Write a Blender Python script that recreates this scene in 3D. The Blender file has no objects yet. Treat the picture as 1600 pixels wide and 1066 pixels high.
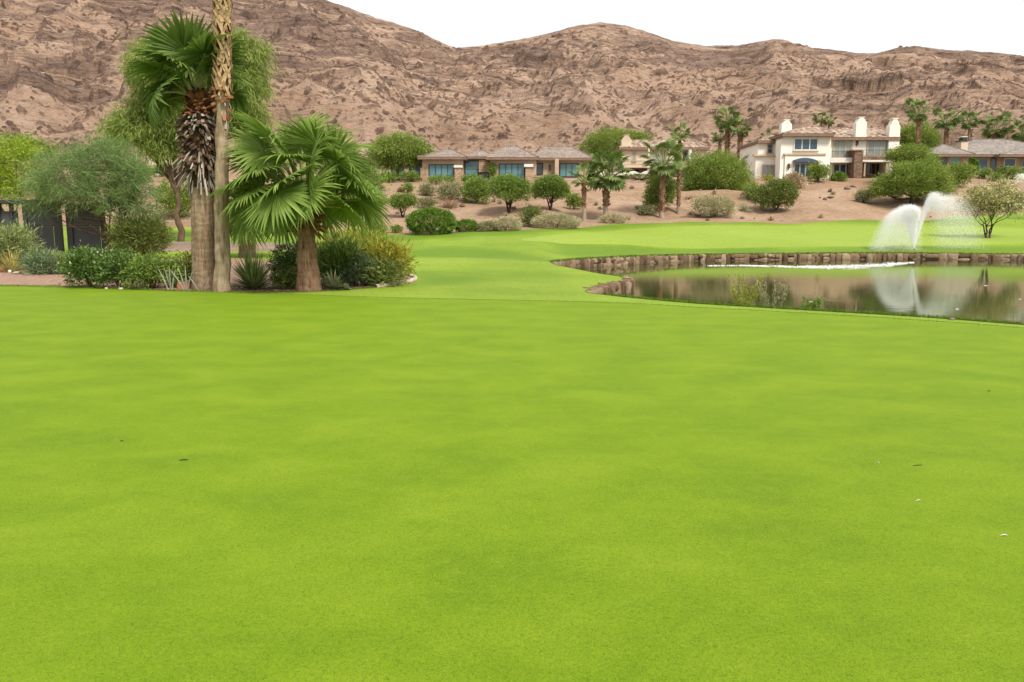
import bpy, math, random
import numpy as np
from math import radians as R, pi

# ------------------------------------------------------------------ camera, sky, sun, exposure
sc = bpy.context.scene
COL = sc.collection
F = 1250.0                  # focal length in photo pixels (1600 wide)
HZ = 350.0                  # photo row of the horizon
CAMH = 2.0
PITCH = math.atan((533 - HZ) / F)
cam = bpy.data.cameras.new("camera")
cam.sensor_width = 36.0
cam.lens = F / 1600 * 36
cam.clip_start = 0.1
cam.clip_end = 4000
camo = bpy.data.objects.new("camera", cam)
COL.objects.link(camo)
camo.location = (0, 0, CAMH)
camo.rotation_euler = (pi / 2 - PITCH, 0, 0)
sc.camera = camo

SUN_EL, SUN_AZ = R(52), R(146)          # azimuth clockwise from +Y (the view direction)
world = bpy.data.worlds.new("World")
sc.world = world
world.use_nodes = True
wn = world.node_tree
wn.nodes.clear()
sky = wn.nodes.new("ShaderNodeTexSky")
sky.sky_type = 'NISHITA'
sky.sun_disc = False
sky.sun_elevation = SUN_EL
sky.sun_rotation = SUN_AZ
sky.dust_density = 4.0
sky.ozone_density = 1.0
# thin bright overcast lies over the sky: a cloud layer of even white, a little uneven
tc = wn.nodes.new("ShaderNodeTexCoord")
cn = wn.nodes.new("ShaderNodeTexNoise")
cn.inputs['Scale'].default_value = 2.0
cn.inputs['Detail'].default_value = 5
cr = wn.nodes.new("ShaderNodeValToRGB")
cr.color_ramp.elements[0].position = 0.3
cr.color_ramp.elements[0].color = (6.9, 7.0, 7.1, 1)
cr.color_ramp.elements[1].position = 0.75
cr.color_ramp.elements[1].color = (8.8, 8.75, 8.6, 1)
mx = wn.nodes.new("ShaderNodeMix")
mx.data_type = 'RGBA'
mx.inputs[0].default_value = 0.9
bg = wn.nodes.new("ShaderNodeBackground")
bg.inputs['Strength'].default_value = 0.1
wo = wn.nodes.new("ShaderNodeOutputWorld")
wn.links.new(tc.outputs['Generated'], cn.inputs['Vector'])
wn.links.new(cn.outputs['Fac'], cr.inputs['Fac'])
wn.links.new(sky.outputs['Color'], mx.inputs[6])
wn.links.new(cr.outputs['Color'], mx.inputs[7])
wn.links.new(mx.outputs[2], bg.inputs['Color'])
wn.links.new(bg.outputs['Background'], wo.inputs['Surface'])

sl = bpy.data.lights.new("sun", 'SUN')
sl.energy = 3.3
sl.angle = R(14)
sl.color = (1.0, 0.95, 0.87)
so = bpy.data.objects.new("sun", sl)
COL.objects.link(so)
so.rotation_euler = (pi / 2 - SUN_EL, 0, pi - SUN_AZ)
so.location = (60, -60, 120)

sc.view_settings.view_transform = 'Standard'
sc.view_settings.look = 'None'
sc.view_settings.exposure = 0.56
sc.view_settings.gamma = 1.0
sc.cycles.max_bounces = 8
sc.cycles.diffuse_bounces = 5
sc.cycles.transparent_max_bounces = 8

# ------------------------------------------------------------------ helpers
rs = np.random.RandomState
def lerp(a, b, t): return a + (b - a) * t
def sstep(a, b, x):
    t = np.clip((x - a) / (b - a), 0, 1)
    return t * t * (3 - 2 * t)

def _hash(ix, iy, seed):
    h = (ix.astype(np.int64) * 374761393 + iy.astype(np.int64) * 668265263 + seed * 1442695041) & 0x7fffffff
    h = ((h ^ (h >> 13)) * 1274126177) & 0x7fffffff
    return (h ^ (h >> 16)) & 0x7fffffff

def perlin(x, y, seed=0):
    x = np.asarray(x, float); y = np.asarray(y, float)
    ix, iy = np.floor(x), np.floor(y)
    fx, fy = x - ix, y - iy
    def g(dx, dy):
        a = _hash(ix + dx, iy + dy, seed) / 0x7fffffff * 2 * pi
        return np.cos(a) * (fx - dx) + np.sin(a) * (fy - dy)
    u = fx * fx * fx * (fx * (fx * 6 - 15) + 10)
    v = fy * fy * fy * (fy * (fy * 6 - 15) + 10)
    return 1.5 * lerp(lerp(g(0, 0), g(1, 0), u), lerp(g(0, 1), g(1, 1), u), v)

def fbm(x, y, oct=4, seed=0, gain=.5):
    s, a = 0, 1.0
    for k in range(oct):
        s = s + a * perlin(x, y, seed + k * 17)
        x, y, a = x * 2.03, y * 2.03, a * gain
    return s

def ray(px, py):
    cx, cy = (px - 800) / F, (533 - py) / F
    cp, sp = math.cos(PITCH), math.sin(PITCH)
    return cx, cp + cy * sp, -sp + cy * cp

def P(px, py, D):
    """world point seen at photo pixel (px, py), D metres ahead"""
    a, b, c = ray(px, py)
    return np.array((D * a / b, D, CAMH + D * c / b))

# ground height: table over distance (rows) and view column (u)
TD = [0, 22, 30, 40, 54, 60, 70, 80, 95, 110, 125, 152]
TU = [-900, 0, 300, 640, 870, 1100, 1350, 1600, 2600]
TZ = np.array([
    [0, 0, 0, .1, .3, .8, 1.4, 2.4, 5.0, 8.0, 9.4, 12],
    [0, 0, .05, .2, .4, .8, 1.4, 2.4, 5.0, 8.0, 9.4, 12],
    [0, 0, .05, .15, .35, .7, 1.4, 2.4, 5.2, 8.3, 9.4, 12],
    [0, 0, 0, .08, .4, .8, 1.4, 2.9, 5.5, 7.8, 9.0, 12],
    [0, 0, 0, .02, .26, .9, 1.7, 2.8, 5.3, 7.8, 9.0, 12],
    [0, 0, 0, 0, .02, .5, 1.5, 2.6, 5.3, 8.1, 9.2, 12],
    [0, 0, 0, 0, 0, .5, 1.4, 2.4, 5.2, 8.0, 9.2, 12],
    [0, 0, 0, 0, 0, .5, 1.4, 2.5, 5.0, 8.5, 9.6, 12],
    [0, 0, 0, 0, 0, .5, 1.4, 2.5, 5.0, 8.5, 9.6, 12]]).T

def H(X, Y):
    X = np.asarray(X, float); Y = np.asarray(Y, float)
    u = 800 + F * X / np.maximum(Y, 0.5)
    D = np.clip(Y, 0, 151.9)
    ui = np.clip(np.searchsorted(TU, u) - 1, 0, len(TU) - 2)
    di = np.clip(np.searchsorted(TD, D) - 1, 0, len(TD) - 2)
    tu, td = np.array(TU, float), np.array(TD, float)
    a = np.clip((u - tu[ui]) / (tu[ui + 1] - tu[ui]), 0, 1)
    b = (D - td[di]) / (td[di + 1] - td[di])
    a = a * a * (3 - 2 * a)
    z = lerp(lerp(TZ[di, ui], TZ[di, ui + 1], a), lerp(TZ[di + 1, ui], TZ[di + 1, ui + 1], a), b)
    # long low swells of the fairway
    m = sstep(28, 40, D) * (1 - sstep(78, 90, D))
    keep = 1 - sstep(835, 875, u) * (1 - sstep(54, 60, D))
    z = z + m * keep * .16 * perlin(X / 11, Y / 9, 3)
    def bump(cx, cy, rx, ry, h, rot=0):
        dx, dy = X - cx, Y - cy
        c, s = math.cos(rot), math.sin(rot)
        return h * np.exp(-((dx * c + dy * s) / rx) ** 2 - ((-dx * s + dy * c) / ry) ** 2)
    z = z + keep * (bump(-2.5, 50, 7, 3.0, .42, .15) + bump(6, 58, 4.5, 2.6, .45, .1) + bump(-6, 37, 4, 3, .12))
    # desert hummocks
    m2 = sstep(72, 84, D) * (1 - .85 * sstep(98, 107, D))
    z = z + m2 * (.55 * fbm(X / 9, Y / 9, 3, 41))
    return z

_scan = np.concatenate([np.linspace(2.5, 40, 900), np.linspace(40, 150, 1600)])
def G(px, py):
    """world point where the sight line through (px, py) meets the ground"""
    a, b, c = ray(px, py)
    X = _scan * a / b
    zr = CAMH + _scan * c / b
    d = zr - H(X, _scan)
    k = np.argmax(d < 0)
    if d[k] >= 0: k = len(_scan) - 1
    Y = _scan[k]
    if k > 0 and d[k] < 0 <= d[k - 1]:
        Y = lerp(_scan[k - 1], _scan[k], d[k - 1] / (d[k - 1] - d[k]))
    X = Y * a / b
    return np.array((X, Y, float(H(X, Y))))

# ---- materials
def mat(name, base=(.5, .5, .5), rough=.7, spec=.3):
    m = bpy.data.materials.new(name)
    m.use_nodes = True
    b = m.node_tree.nodes['Principled BSDF']
    b.inputs['Base Color'].default_value = (*base, 1)
    b.inputs['Roughness'].default_value = rough
    b.inputs['Specular IOR Level'].default_value = spec
    return m
class NT:
    """short-hand over a material's node tree"""
    def __init__(s, m):
        s.m, s.t = m, m.node_tree
        s.b = s.t.nodes['Principled BSDF']
        s.out = s.t.nodes['Material Output']
    def n(s, typ, **kw):
        nd = s.t.nodes.new(typ)
        for k, v in kw.items():
            if hasattr(nd, k): setattr(nd, k, v)
        return nd
    def l(s, a, b): s.t.links.new(a, b)
    def coord(s, scale=(1, 1, 1), which='Object'):
        c = s.n('ShaderNodeTexCoord'); mp = s.n('ShaderNodeMapping')
        mp.inputs['Scale'].default_value = scale
        s.l(c.outputs[which], mp.inputs['Vector'])
        return mp.outputs['Vector']
    def noise(s, vec, scale, detail=4, rough=.55, dist=0):
        nd = s.n('ShaderNodeTexNoise')
        nd.inputs['Scale'].default_value = scale
        nd.inputs['Detail'].default_value = detail
        nd.inputs['Roughness'].default_value = rough
        nd.inputs['Distortion'].default_value = dist
        if vec is not None: s.l(vec, nd.inputs['Vector'])
        return nd.outputs['Fac']
    def ramp(s, fac, stops, interp='LINEAR'):
        nd = s.n('ShaderNodeValToRGB')
        cr = nd.color_ramp
        cr.interpolation = interp
        while len(cr.elements) < len(stops): cr.elements.new(.5)
        for e, (p, c) in zip(cr.elements, stops):
            e.position = p
            e.color = (*c, 1) if len(c) == 3 else c
        s.l(fac, nd.inputs['Fac'])
        return nd.outputs['Color']
    def mix(s, fac, a, b, blend='MIX'):
        nd = s.n('ShaderNodeMix', data_type='RGBA', blend_type=blend)
        for sock, v in ((nd.inputs[0], fac), (nd.inputs[6], a), (nd.inputs[7], b)):
            if isinstance(v, (int, float)): sock.default_value = v
            elif isinstance(v, tuple): sock.default_value = (*v, 1)
            else: s.l(v, sock)
        return nd.outputs[2]
    def math(s, op, a, b=0.0):
        nd = s.n('ShaderNodeMath', operation=op)
        for sock, v in ((nd.inputs[0], a), (nd.inputs[1], b)):
            if isinstance(v, (int, float)): sock.default_value = v
            else: s.l(v, sock)
        return nd.outputs[0]
    def attr(s, name):
        nd = s.n('ShaderNodeAttribute'); nd.attribute_name = name
        return nd.outputs['Fac']
    def bump(s, h, strength=.5, dist=.05):
        nd = s.n('ShaderNodeBump')
        nd.inputs['Strength'].default_value = strength
        nd.inputs['Distance'].default_value = dist
        s.l(h, nd.inputs['Height'])
        s.l(nd.outputs['Normal'], s.b.inputs['Normal'])
        return nd.outputs['Normal']
    def col(s, c): s.l(c, s.b.inputs['Base Color'])

def noisy(name, c1, c2, scale=4, rough=.8, bump=.3, bdist=.03, stretch=(1, 1, 1), spec=.2, detail=6):
    m = mat(name, c1, rough, spec); q = NT(m)
    v = q.coord(stretch)
    f = q.noise(v, scale, detail, .6)
    q.col(q.ramp(f, [(.32, c1), (.68, c2)]))
    if bump: q.bump(q.noise(v, scale * 3, 6, .65), bump, bdist)
    return m

def leafmat(name, dark, mid, lite, trans=.28, nscale=.7, rough=.55, spec=.25, tint=None):
    """leaf colour from each leaf's own random number and a slow change through the crown"""
    m = mat(name, mid, rough, spec); q = NT(m)
    g = q.n('ShaderNodeNewGeometry')
    c = q.ramp(g.outputs['Random Per Island'], [(0, dark), (.5, mid), (1, lite)])
    f = q.noise(q.coord(), nscale, 3)
    c = q.mix(q.ramp(f, [(.38, (0, 0, 0)), (.66, (1, 1, 1))]), c, tint or lite)
    c2 = q.mix(.55, c, q.ramp(g.outputs['Random Per Island'], [(0, dark), (.5, mid), (1, lite)]))
    q.col(c2)
    t = q.n('ShaderNodeBsdfTranslucent'); q.l(c2, t.inputs['Color'])
    ms = q.n('ShaderNodeMixShader'); ms.inputs[0].default_value = trans
    q.l(q.b.outputs[0], ms.inputs[1]); q.l(t.outputs[0], ms.inputs[2])
    q.l(ms.outputs[0], q.out.inputs['Surface'])
    return m

# ---- meshes
def mesh_np(name, V, faces, mats, midx=None, smooth=False, attrs=None, uv=None):
    """V (n,3); faces = list of (m,k) int arrays (tris / quads)"""
    me = bpy.data.meshes.new(name)
    V = np.asarray(V, np.float32)
    if not isinstance(faces, (list, tuple)): faces = [faces]
    faces = [np.asarray(f, np.int32) for f in faces if len(f)]
    me.vertices.add(len(V)); me.vertices.foreach_set('co', V.ravel())
    tot = sum(len(f) for f in faces)
    loops = np.concatenate([f.ravel() for f in faces])
    lens = np.concatenate([np.full(len(f), f.shape[1], np.int32) for f in faces])
    me.loops.add(len(loops)); me.loops.foreach_set('vertex_index', loops.astype(np.int32))
    me.polygons.add(tot)
    st = np.concatenate([[0], np.cumsum(lens)[:-1]]).astype(np.int32)
    me.polygons.foreach_set('loop_start', st)
    me.polygons.foreach_set('loop_total', lens)
    if midx is not None: me.polygons.foreach_set('material_index', np.asarray(midx, np.int32))
    me.polygons.foreach_set('use_smooth', np.full(tot, bool(smooth)))
    for k, v in (attrs or {}).items():
        a = me.attributes.new(k, 'FLOAT', 'POINT')
        a.data.foreach_set('value', np.asarray(v, np.float32))
    for m in (mats if isinstance(mats, (list, tuple)) else [mats]): me.materials.append(m)
    me.update(calc_edges=True)
    me.validate()
    return me

class MB:
    """collects pieces of one mesh"""
    def __init__(s): s.V, s.F3, s.F4, s.M3, s.M4, s.n = [], [], [], [], [], 0
    def add(s, V, F, mi=0):
        V = np.asarray(V, float).reshape(-1, 3); F = np.asarray(F, int)
        if len(F) == 0: return
        (s.F4 if F.shape[1] == 4 else s.F3).append(F + s.n)
        (s.M4 if F.shape[1] == 4 else s.M3).append(np.full(len(F), mi))
        s.V.append(V); s.n += len(V)
    def quads(s, Q, mi=0):
        Q = np.asarray(Q, float)
        s.add(Q.reshape(-1, 3), np.arange(len(Q) * 4).reshape(-1, 4), mi)
    def tris(s, Q, mi=0):
        Q = np.asarray(Q, float)
        s.add(Q.reshape(-1, 3), np.arange(len(Q) * 3).reshape(-1, 3), mi)
    def box(s, x0, x1, y0, y1, z0, z1, mi=0):
        v = [(x, y, z) for z in (z0, z1) for y in (y0, y1) for x in (x0, x1)]
        s.add(v, [(0, 2, 3, 1), (4, 5, 7, 6), (0, 1, 5, 4), (2, 6, 7, 3), (0, 4, 6, 2), (1, 3, 7, 5)], mi)
    def tube(s, pts, rad, k=8, mi=0, cap=True, rough=0, rng=None):
        pts = np.asarray(pts, float); n = len(pts)
        rad = np.broadcast_to(np.asarray(rad, float), (n,))
        t = np.gradient(pts, axis=0); t /= np.linalg.norm(t, axis=1)[:, None] + 1e-9
        ref = np.array((1., 0, 0)) if abs(t[0][0]) < .8 else np.array((0, 1., 0))
        V = []
        for i in range(n):
            a = np.cross(t[i], ref); a /= np.linalg.norm(a) + 1e-9
            b = np.cross(t[i], a); ref = np.cross(a, t[i])
            th = np.arange(k) * 2 * pi / k
            r = rad[i] * (1 + (rough * (rng.rand(k) - .5) if rough else 0))
            V.append(pts[i] + (np.cos(th) * r)[:, None] * a + (np.sin(th) * r)[:, None] * b)
        V = np.concatenate(V)
        F = [(i * k + j, i * k + (j + 1) % k, (i + 1) * k + (j + 1) % k, (i + 1) * k + j) for i in range(n - 1) for j in range(k)]
        if cap:
            V = np.concatenate([V, pts[-1:]]); e = len(V) - 1
            s.add(V, F, mi)
            base = s.n - len(V)
            s.F3.append(np.array([((n - 1) * k + j, (n - 1) * k + (j + 1) % k, e) for j in range(k)]) + base)
            s.M3.append(np.full(k, mi))
        else: s.add(V, F, mi)
    def mesh(s, name, mats, smooth=False):
        V = np.concatenate(s.V)
        fs, ms = [], []
        if s.F4: fs.append(np.concatenate(s.F4)); ms.append(np.concatenate(s.M4))
        if s.F3: fs.append(np.concatenate(s.F3)); ms.append(np.concatenate(s.M3))
        return V, fs, np.concatenate(ms)
    def build(s, name, mats, parent=None, loc=None, smooth=False, weld=False):
        V, fs, ms = s.mesh(name, mats, smooth)
        if weld:
            _, k, inv = np.unique(np.round(V, 4), axis=0, return_index=True, return_inverse=True)
            inv = inv.ravel(); V = V[k]; fs = [inv[f] for f in fs]
        return put(name, V, fs, mats, parent, loc, smooth, ms)

def wloc(o):
    v = np.zeros(3)
    while o is not None:
        v += np.array(o.location); o = o.parent
    return v

def put(name, V, faces, mats, parent=None, loc=None, smooth=False, midx=None, attrs=None):
    """link a mesh given in world coordinates"""
    V = np.asarray(V, float)
    org = wloc(parent) if parent is not None else np.zeros(3)
    l = np.zeros(3) if loc is None else np.asarray(loc, float) - org
    me = mesh_np(name, V - org - l, faces, mats, midx, smooth, attrs)
    o = bpy.data.objects.new(name, me)
    o.location = l
    if parent is not None: o.parent = parent
    COL.objects.link(o)
    return o

def tag(o, label, cat=None, group=None, kind=None):
    o['label'] = label
    if cat: o['category'] = cat
    if group: o['group'] = group
    if kind: o['kind'] = kind
    return o

def thing(name, loc, label, cat, group=None):
    o = bpy.data.objects.new(name, None)
    o.empty_display_size = .3
    o.location = tuple(loc)
    COL.objects.link(o)
    return tag(o, label, cat, group)

def unit(v): return v / (np.linalg.norm(v, axis=-1, keepdims=True) + 1e-9)

def leaves(pos, d, L, W, rng, fold=0, nrm=None):
    """rhombic leaves: pos (n,3), direction d (n,3), length and width arrays or numbers"""
    n = len(pos)
    L = np.broadcast_to(L, (n,))[:, None]; W = np.broadcast_to(W, (n,))[:, None]
    up = rng.normal(size=(n, 3)) if nrm is None else nrm + .5 * rng.normal(size=(n, 3))
    side = unit(np.cross(d, up)) * W * .5
    mid = pos + d * L * .45
    return np.stack([pos, mid + side, pos + d * L, mid - side], axis=1)

def ell_points(rng, c, r, n, shell=.55, zmin=-.55):
    d = unit(rng.normal(size=(int(n * 2.2) + 8, 3)))
    d = d[d[:, 2] > zmin][:n]
    f = shell + (1 - shell) * rng.rand(len(d)) ** .6
    return np.asarray(c) + d * np.asarray(r) * f[:, None], d

def crown(rng, lobes, nclump, per, cr, L, W, out=.8, rnd=.7, up=.0, jit=.35, zmin=-.55, shell=.55):
    """leaf clumps spread over ellipsoid lobes [(centre, radii)] -> (quads, clump centres)"""
    wts = np.array([np.prod(r) ** (2 / 3) for c, r in lobes]); wts /= wts.sum()
    Q, CC = [], []
    for (c, r), w in zip(lobes, wts):
        k = max(3, int(nclump * w))
        cp, cd = ell_points(rng, c, r, k, shell, zmin)
        CC.append(cp)
        m = len(cp)
        idx = np.repeat(np.arange(m), rng.poisson(per, m))
        s = cr * (0.6 + .8 * rng.rand(m))[idx][:, None]
        pos = cp[idx] + rng.normal(size=(len(idx), 3)) * s * np.array((1, 1, .8))
        d = unit(cd[idx] * out + rng.normal(size=(len(idx), 3)) * rnd + np.array((0, 0, up)))
        l = L * (1 + jit * rng.normal(size=len(idx))).clip(.4, 1.8)
        Q.append(leaves(pos, d, l, W * l / L, rng))
    return np.concatenate(Q), np.concatenate(CC)

def branchy(mb, rng, base, top, lobes, r0, cc=None, ntw=20, k=7, mi=0):
    """a trunk from base to top, a limb into every lobe and twigs to some clumps"""
    base, top = np.asarray(base, float), np.asarray(top, float)
    n = 7
    t = np.linspace(0, 1, n)[:, None]
    wob = rng.normal(size=(n, 3)) * np.linalg.norm(top - base) * .025; wob[0] = 0
    pts = base + (top - base) * t + wob
    mb.tube(pts, r0 * (1.25 - .55 * t[:, 0]) , k, mi, False, .12, rng)
    ends = []
    for c, r in lobes:
        c = np.asarray(c, float)
        e = c + rng.normal(size=3) * np.asarray(r) * .15
        s = pts[-1] if rng.rand() < .6 else pts[-2]
        mid = s + (e - s) * .45 + np.array((0, 0, -.08)) * np.linalg.norm(e - s)
        p = np.array([s + (mid - s) * q for q in (0, .5)] + [mid] + [mid + (e - mid) * q for q in (.5, 1)])
        p[1:-1] += rng.normal(size=(3, 3)) * np.linalg.norm(e - s) * .03
        mb.tube(p, r0 * np.array((.62, .52, .42, .3, .15)), 6, mi)
        ends.append((mid, e))
    if cc is not None and len(cc):
        for i in rng.choice(len(cc), min(ntw, len(cc)), False):
            j = int(np.argmin([np.linalg.norm(e[1] - cc[i]) for e in ends]))
            a = ends[j][0] + (ends[j][1] - ends[j][0]) * rng.rand()
            m = (a + cc[i]) / 2 + rng.normal(size=3) * .06 * np.linalg.norm(cc[i] - a)
            mb.tube([a, m, cc[i]], r0 * np.array((.22, .15, .06)), 4, mi)

# ------------------------------------------------------------------ ground
def catmull(pts, n=8, closed=True):
    pts = np.asarray(pts, float); out = []
    m = len(pts)
    for i in range(m if closed else m - 1):
        if closed: a, b, c, d = pts[(i - 1) % m], pts[i], pts[(i + 1) % m], pts[(i + 2) % m]
        else: a, b, c, d = pts[max(i - 1, 0)], pts[i], pts[i + 1], pts[min(i + 2, m - 1)]
        for t in np.arange(n) / n:
            out.append(.5 * (2 * b + (c - a) * t + (2 * a - 5 * b + 4 * c - d) * t * t + (3 * b - a - 3 * c + d) * t ** 3))
    if not closed: out.append(pts[-1])
    return np.array(out)

def sdf(poly, X, Y):
    x0, y0 = poly[:, 0], poly[:, 1]
    d2 = np.full(X.shape, 1e18); ins = np.zeros(X.shape, bool)
    for i in range(len(poly)):
        ax, ay = poly[i]; bx, by = poly[(i + 1) % len(poly)]
        ex, ey = bx - ax, by - ay
        L = ex * ex + ey * ey + 1e-12
        t = np.clip(((X - ax) * ex + (Y - ay) * ey) / L, 0, 1)
        d2 = np.minimum(d2, (X - ax - t * ex) ** 2 + (Y - ay - t * ey) ** 2)
        if ay != by:
            c = (ay > Y) != (by > Y)
            ins ^= c & (X < (bx - ax) * (Y - ay) / (by - ay) + ax)
    return np.where(ins, 1, -1) * np.sqrt(d2)

def GP(lst): return np.array([G(x, y)[:2] for x, y in lst])

pond_far = GP([(862, 410), (880, 407.5), (920, 404.5), (980, 401.5), (1060, 399), (1150, 397.5), (1260, 396.5), (1380, 396), (1480, 396.5), (1600, 398), (1720, 401)])
pond_right = GP([(1830, 420), (1850, 470), (1780, 522)])
pond_near = GP([(1600, 507.5), (1450, 496), (1300, 487), (1180, 480), (1085, 474), (1000, 466.5), (950, 461)])
pond_cove = GP([(918, 456), (932, 448.5), (955, 442.5), (978, 438.5)])
pond_tongue = GP([(975, 433), (935, 427), (895, 419), (866, 413)])
pond_poly = catmull(np.concatenate([pond_far, pond_right, pond_near, pond_cove, pond_tongue]), 6)
green_poly = np.concatenate([catmull(GP([(-300, 446), (0, 447.5), (150, 451), (300, 456), (450, 460), (600, 465), (750, 468.5), (900, 471.5), (1000, 475), (1100, 481), (1300, 492), (1450, 501.5), (1600, 513.5), (1800, 527)]), 6, False),
                             np.array([(30, 8), (70, -10), (70, -70), (-70, -70), (-70, 27)])])
bed_poly = catmull(np.concatenate([GP([(-200, 445.5), (0, 446), (100, 448.5), (200, 452.5), (300, 455.5), (400, 457), (480, 456.5), (560, 452), (610, 447), (642, 440), (648, 436), (634, 432)]),
                                   GP([(560, 420), (480, 410), (380, 405), (280, 404), (200, 400), (100, 397.5), (0, 396), (-200, 395)])]), 6)
bunker_poly = catmull(GP([(170, 391), (175, 384), (230, 380), (300, 378), (400, 379), (465, 383), (470, 389), (430, 392), (330, 393), (230, 393)]), 6)
fargreen_poly = catmull(GP([(815, 374), (900, 364), (1010, 356.5), (1200, 353), (1400, 353), (1600, 358), (1780, 364), (1760, 375), (1600, 381), (1300, 385.5), (1000, 384), (880, 381)]), 6)
fair_poly = np.concatenate([catmull(GP([(-600, 352), (0, 353), (300, 354.5), (420, 357), (500, 361), (600, 366), (660, 366), (720, 363), (780, 361), (870, 357), (930, 353), (985, 349.5), (1100, 347), (1300, 346), (1400, 346), (1460, 344), (1520, 338), (1600, 332), (1900, 326)]), 6, False),
                            np.array([(160, 85), (160, -70), (-160, -70), (-160, 75)])])

# view-fan grid: columns fine inside the picture, rows fine where the sight line is flat
uc = np.concatenate([np.linspace(-2600, -340, 50), np.linspace(-320, 1920, 860), np.linspace(1940, 4200, 50)])
yy = np.concatenate([np.linspace(2600, 560, 120), np.linspace(555, 470, 50), np.linspace(469, 362, 200)])
Yr = np.concatenate([CAMH * F / (yy - HZ), np.linspace(168, 168, 0)])
Yr = Yr[Yr < 62]
Yr = np.concatenate([Yr, np.linspace(Yr[-1] + .5, 152, 210)])
UU, YY = np.meshgrid(uc, Yr)
XX = (UU - 800) / F * YY
gx, gy = XX.ravel(), YY.ravel()
nr, ncol = XX.shape
ii = (np.arange(nr - 1)[:, None] * ncol + np.arange(ncol - 1)).ravel()
tri = np.concatenate([np.stack([ii, ii + 1, ii + ncol + 1], 1), np.stack([ii, ii + ncol + 1, ii + ncol], 1)])
# ground behind and beside the camera
zones = [('pond', pond_poly), ('planting_bed', bed_poly), ('bunker', bunker_poly), ('far_putting_green', fargreen_poly), ('putting_green', green_poly), ('fairway', fair_poly)]
VV = np.stack([gx, gy, H(gx, gy)], 1)
SD = np.stack([sdf(p, gx, gy) for _, p in zones], 1)
# ragged, natural edges where beds meet grass; clean mown line of the green
SD[:, 1] += .05 * perlin(gx * 3, gy * 3, 5)
SD[:, 2] += .25 * perlin(gx / 1.5, gy / 1.5, 6)
SD[:, 4] += .02 * perlin(gx * 1.2, gy * 1.2, 7)
SD[:, 5] += .5 * perlin(gx / 4, gy / 4, 8)
newV, newS = [], []
nb = len(VV)
ZT = {}
allV, allS = [VV], [SD]
rest = tri
def clip_zone(T, k):
    global newV, newS, nb
    Vc = np.concatenate(allV); Sc = np.concatenate(allS)
    s = Sc[T, k]
    ins = (s > 0).all(1); outs = (s <= 0).all(1)
    inside, rem = [T[ins]], [T[outs]]
    ai, ao, nv, ns = [], [], [], []
    cnt = len(Vc)
    for t in T[~ins & ~outs]:
        pi, po = [], []
        for j in range(3):
            a, b = t[j], t[(j + 1) % 3]
            sa, sb = Sc[a, k], Sc[b, k]
            (pi if sa > 0 else po).append(a)
            if (sa > 0) != (sb > 0):
                f = sa / (sa - sb)
                nv.append(Vc[a] + (Vc[b] - Vc[a]) * f); ns.append(Sc[a] + (Sc[b] - Sc[a]) * f)
                pi.append(cnt); po.append(cnt); cnt += 1
        for pl, dst in ((pi, ai), (po, ao)):
            for j in range(1, len(pl) - 1): dst.append((pl[0], pl[j], pl[j + 1]))
    if nv: allV.append(np.array(nv)); allS.append(np.array(ns))
    if ai: inside.append(np.array(ai))
    if ao: rem.append(np.array(ao))
    return np.concatenate(inside), np.concatenate(rem)
for k, (nm, _) in enumerate(zones):
    ZT[nm], rest = clip_zone(rest, k)
ZT['desert_ground'] = rest
VV = np.concatenate(allV); SD = np.concatenate(allS)

# ---- grass materials
def grassmat(name, a, b, c, big=.5, fine=70, bump=.5, rings=None, rough=None):
    m = mat(name, a, .75, .12); q = NT(m)
    v = q.coord()
    v2 = q.coord((.75, 1.1, 1))
    f1 = q.noise(v2, big, 4, .55, .4)
    col = q.ramp(f1, [(.34, a), (.52, b), (.70, c)])
    f2 = q.noise(v, big * 6, 4, .6)
    col = q.mix(q.math('MULTIPLY', q.ramp(f2, [(.45, (0, 0, 0)), (.7, (1, 1, 1))]), .45), col, c)
    f2b = q.noise(v, big * 3.1, 5, .65)
    col = q.mix(q.math('MULTIPLY', q.ramp(f2b, [(.5, (0, 0, 0)), (.72, (1, 1, 1))]), .4), col, a)
    q.b.inputs['Sheen Weight'].default_value = .10; q.b.inputs['Sheen Roughness'].default_value = .5; q.b.inputs['Sheen Tint'].default_value = (.62, .95, .06, 1)
    f3 = q.noise(q.coord((1, .8, 1)), fine, 6, .75, 1.2)
    col = q.mix(1.0, col, q.ramp(f3, [(.3, (.50, .57, .42)), (.49, (1, 1, 1)), (.72, (1.34, 1.25, 1.3))]), 'MULTIPLY')
    f4 = q.noise(q.coord((1, .6, 1)), fine * 2.6, 5, .72, .8)
    col = q.mix(1.0, col, q.ramp(f4, [(.33, (.42, .50, .36)), (.45, (1, 1, 1)), (.68, (1.25, 1.18, 1.2))]), 'MULTIPLY')
    if rings:
        w = q.n('ShaderNodeTexWave'); w.inputs['Scale'].default_value = rings; w.inputs['Distortion'].default_value = 1.2; w.inputs['Detail'].default_value = 1
        q.l(q.coord((.35, 1, 0)), w.inputs['Vector'])
        col = q.mix(1.0, col, q.ramp(w.outputs['Fac'], [(.35, (.93, .94, .92)), (.65, (1.05, 1.04, 1.05))]), 'MULTIPLY')
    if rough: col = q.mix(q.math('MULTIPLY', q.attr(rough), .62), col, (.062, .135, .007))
    q.col(col)
    q.bump(q.math('ADD', f3, q.math('MULTIPLY', f4, .6)), bump, .014)
    return m
M_green = grassmat('putting_green_grass', (.100, .176, .004), (.124, .203, .005), (.152, .228, .009), 1.15, 55, .6)
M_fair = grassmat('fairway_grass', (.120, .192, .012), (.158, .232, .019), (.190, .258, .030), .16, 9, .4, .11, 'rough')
M_fgreen = grassmat('far_green_grass', (.180, .255, .028), (.200, .275, .036), (.220, .292, .046), .12, 9, .3)

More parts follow.
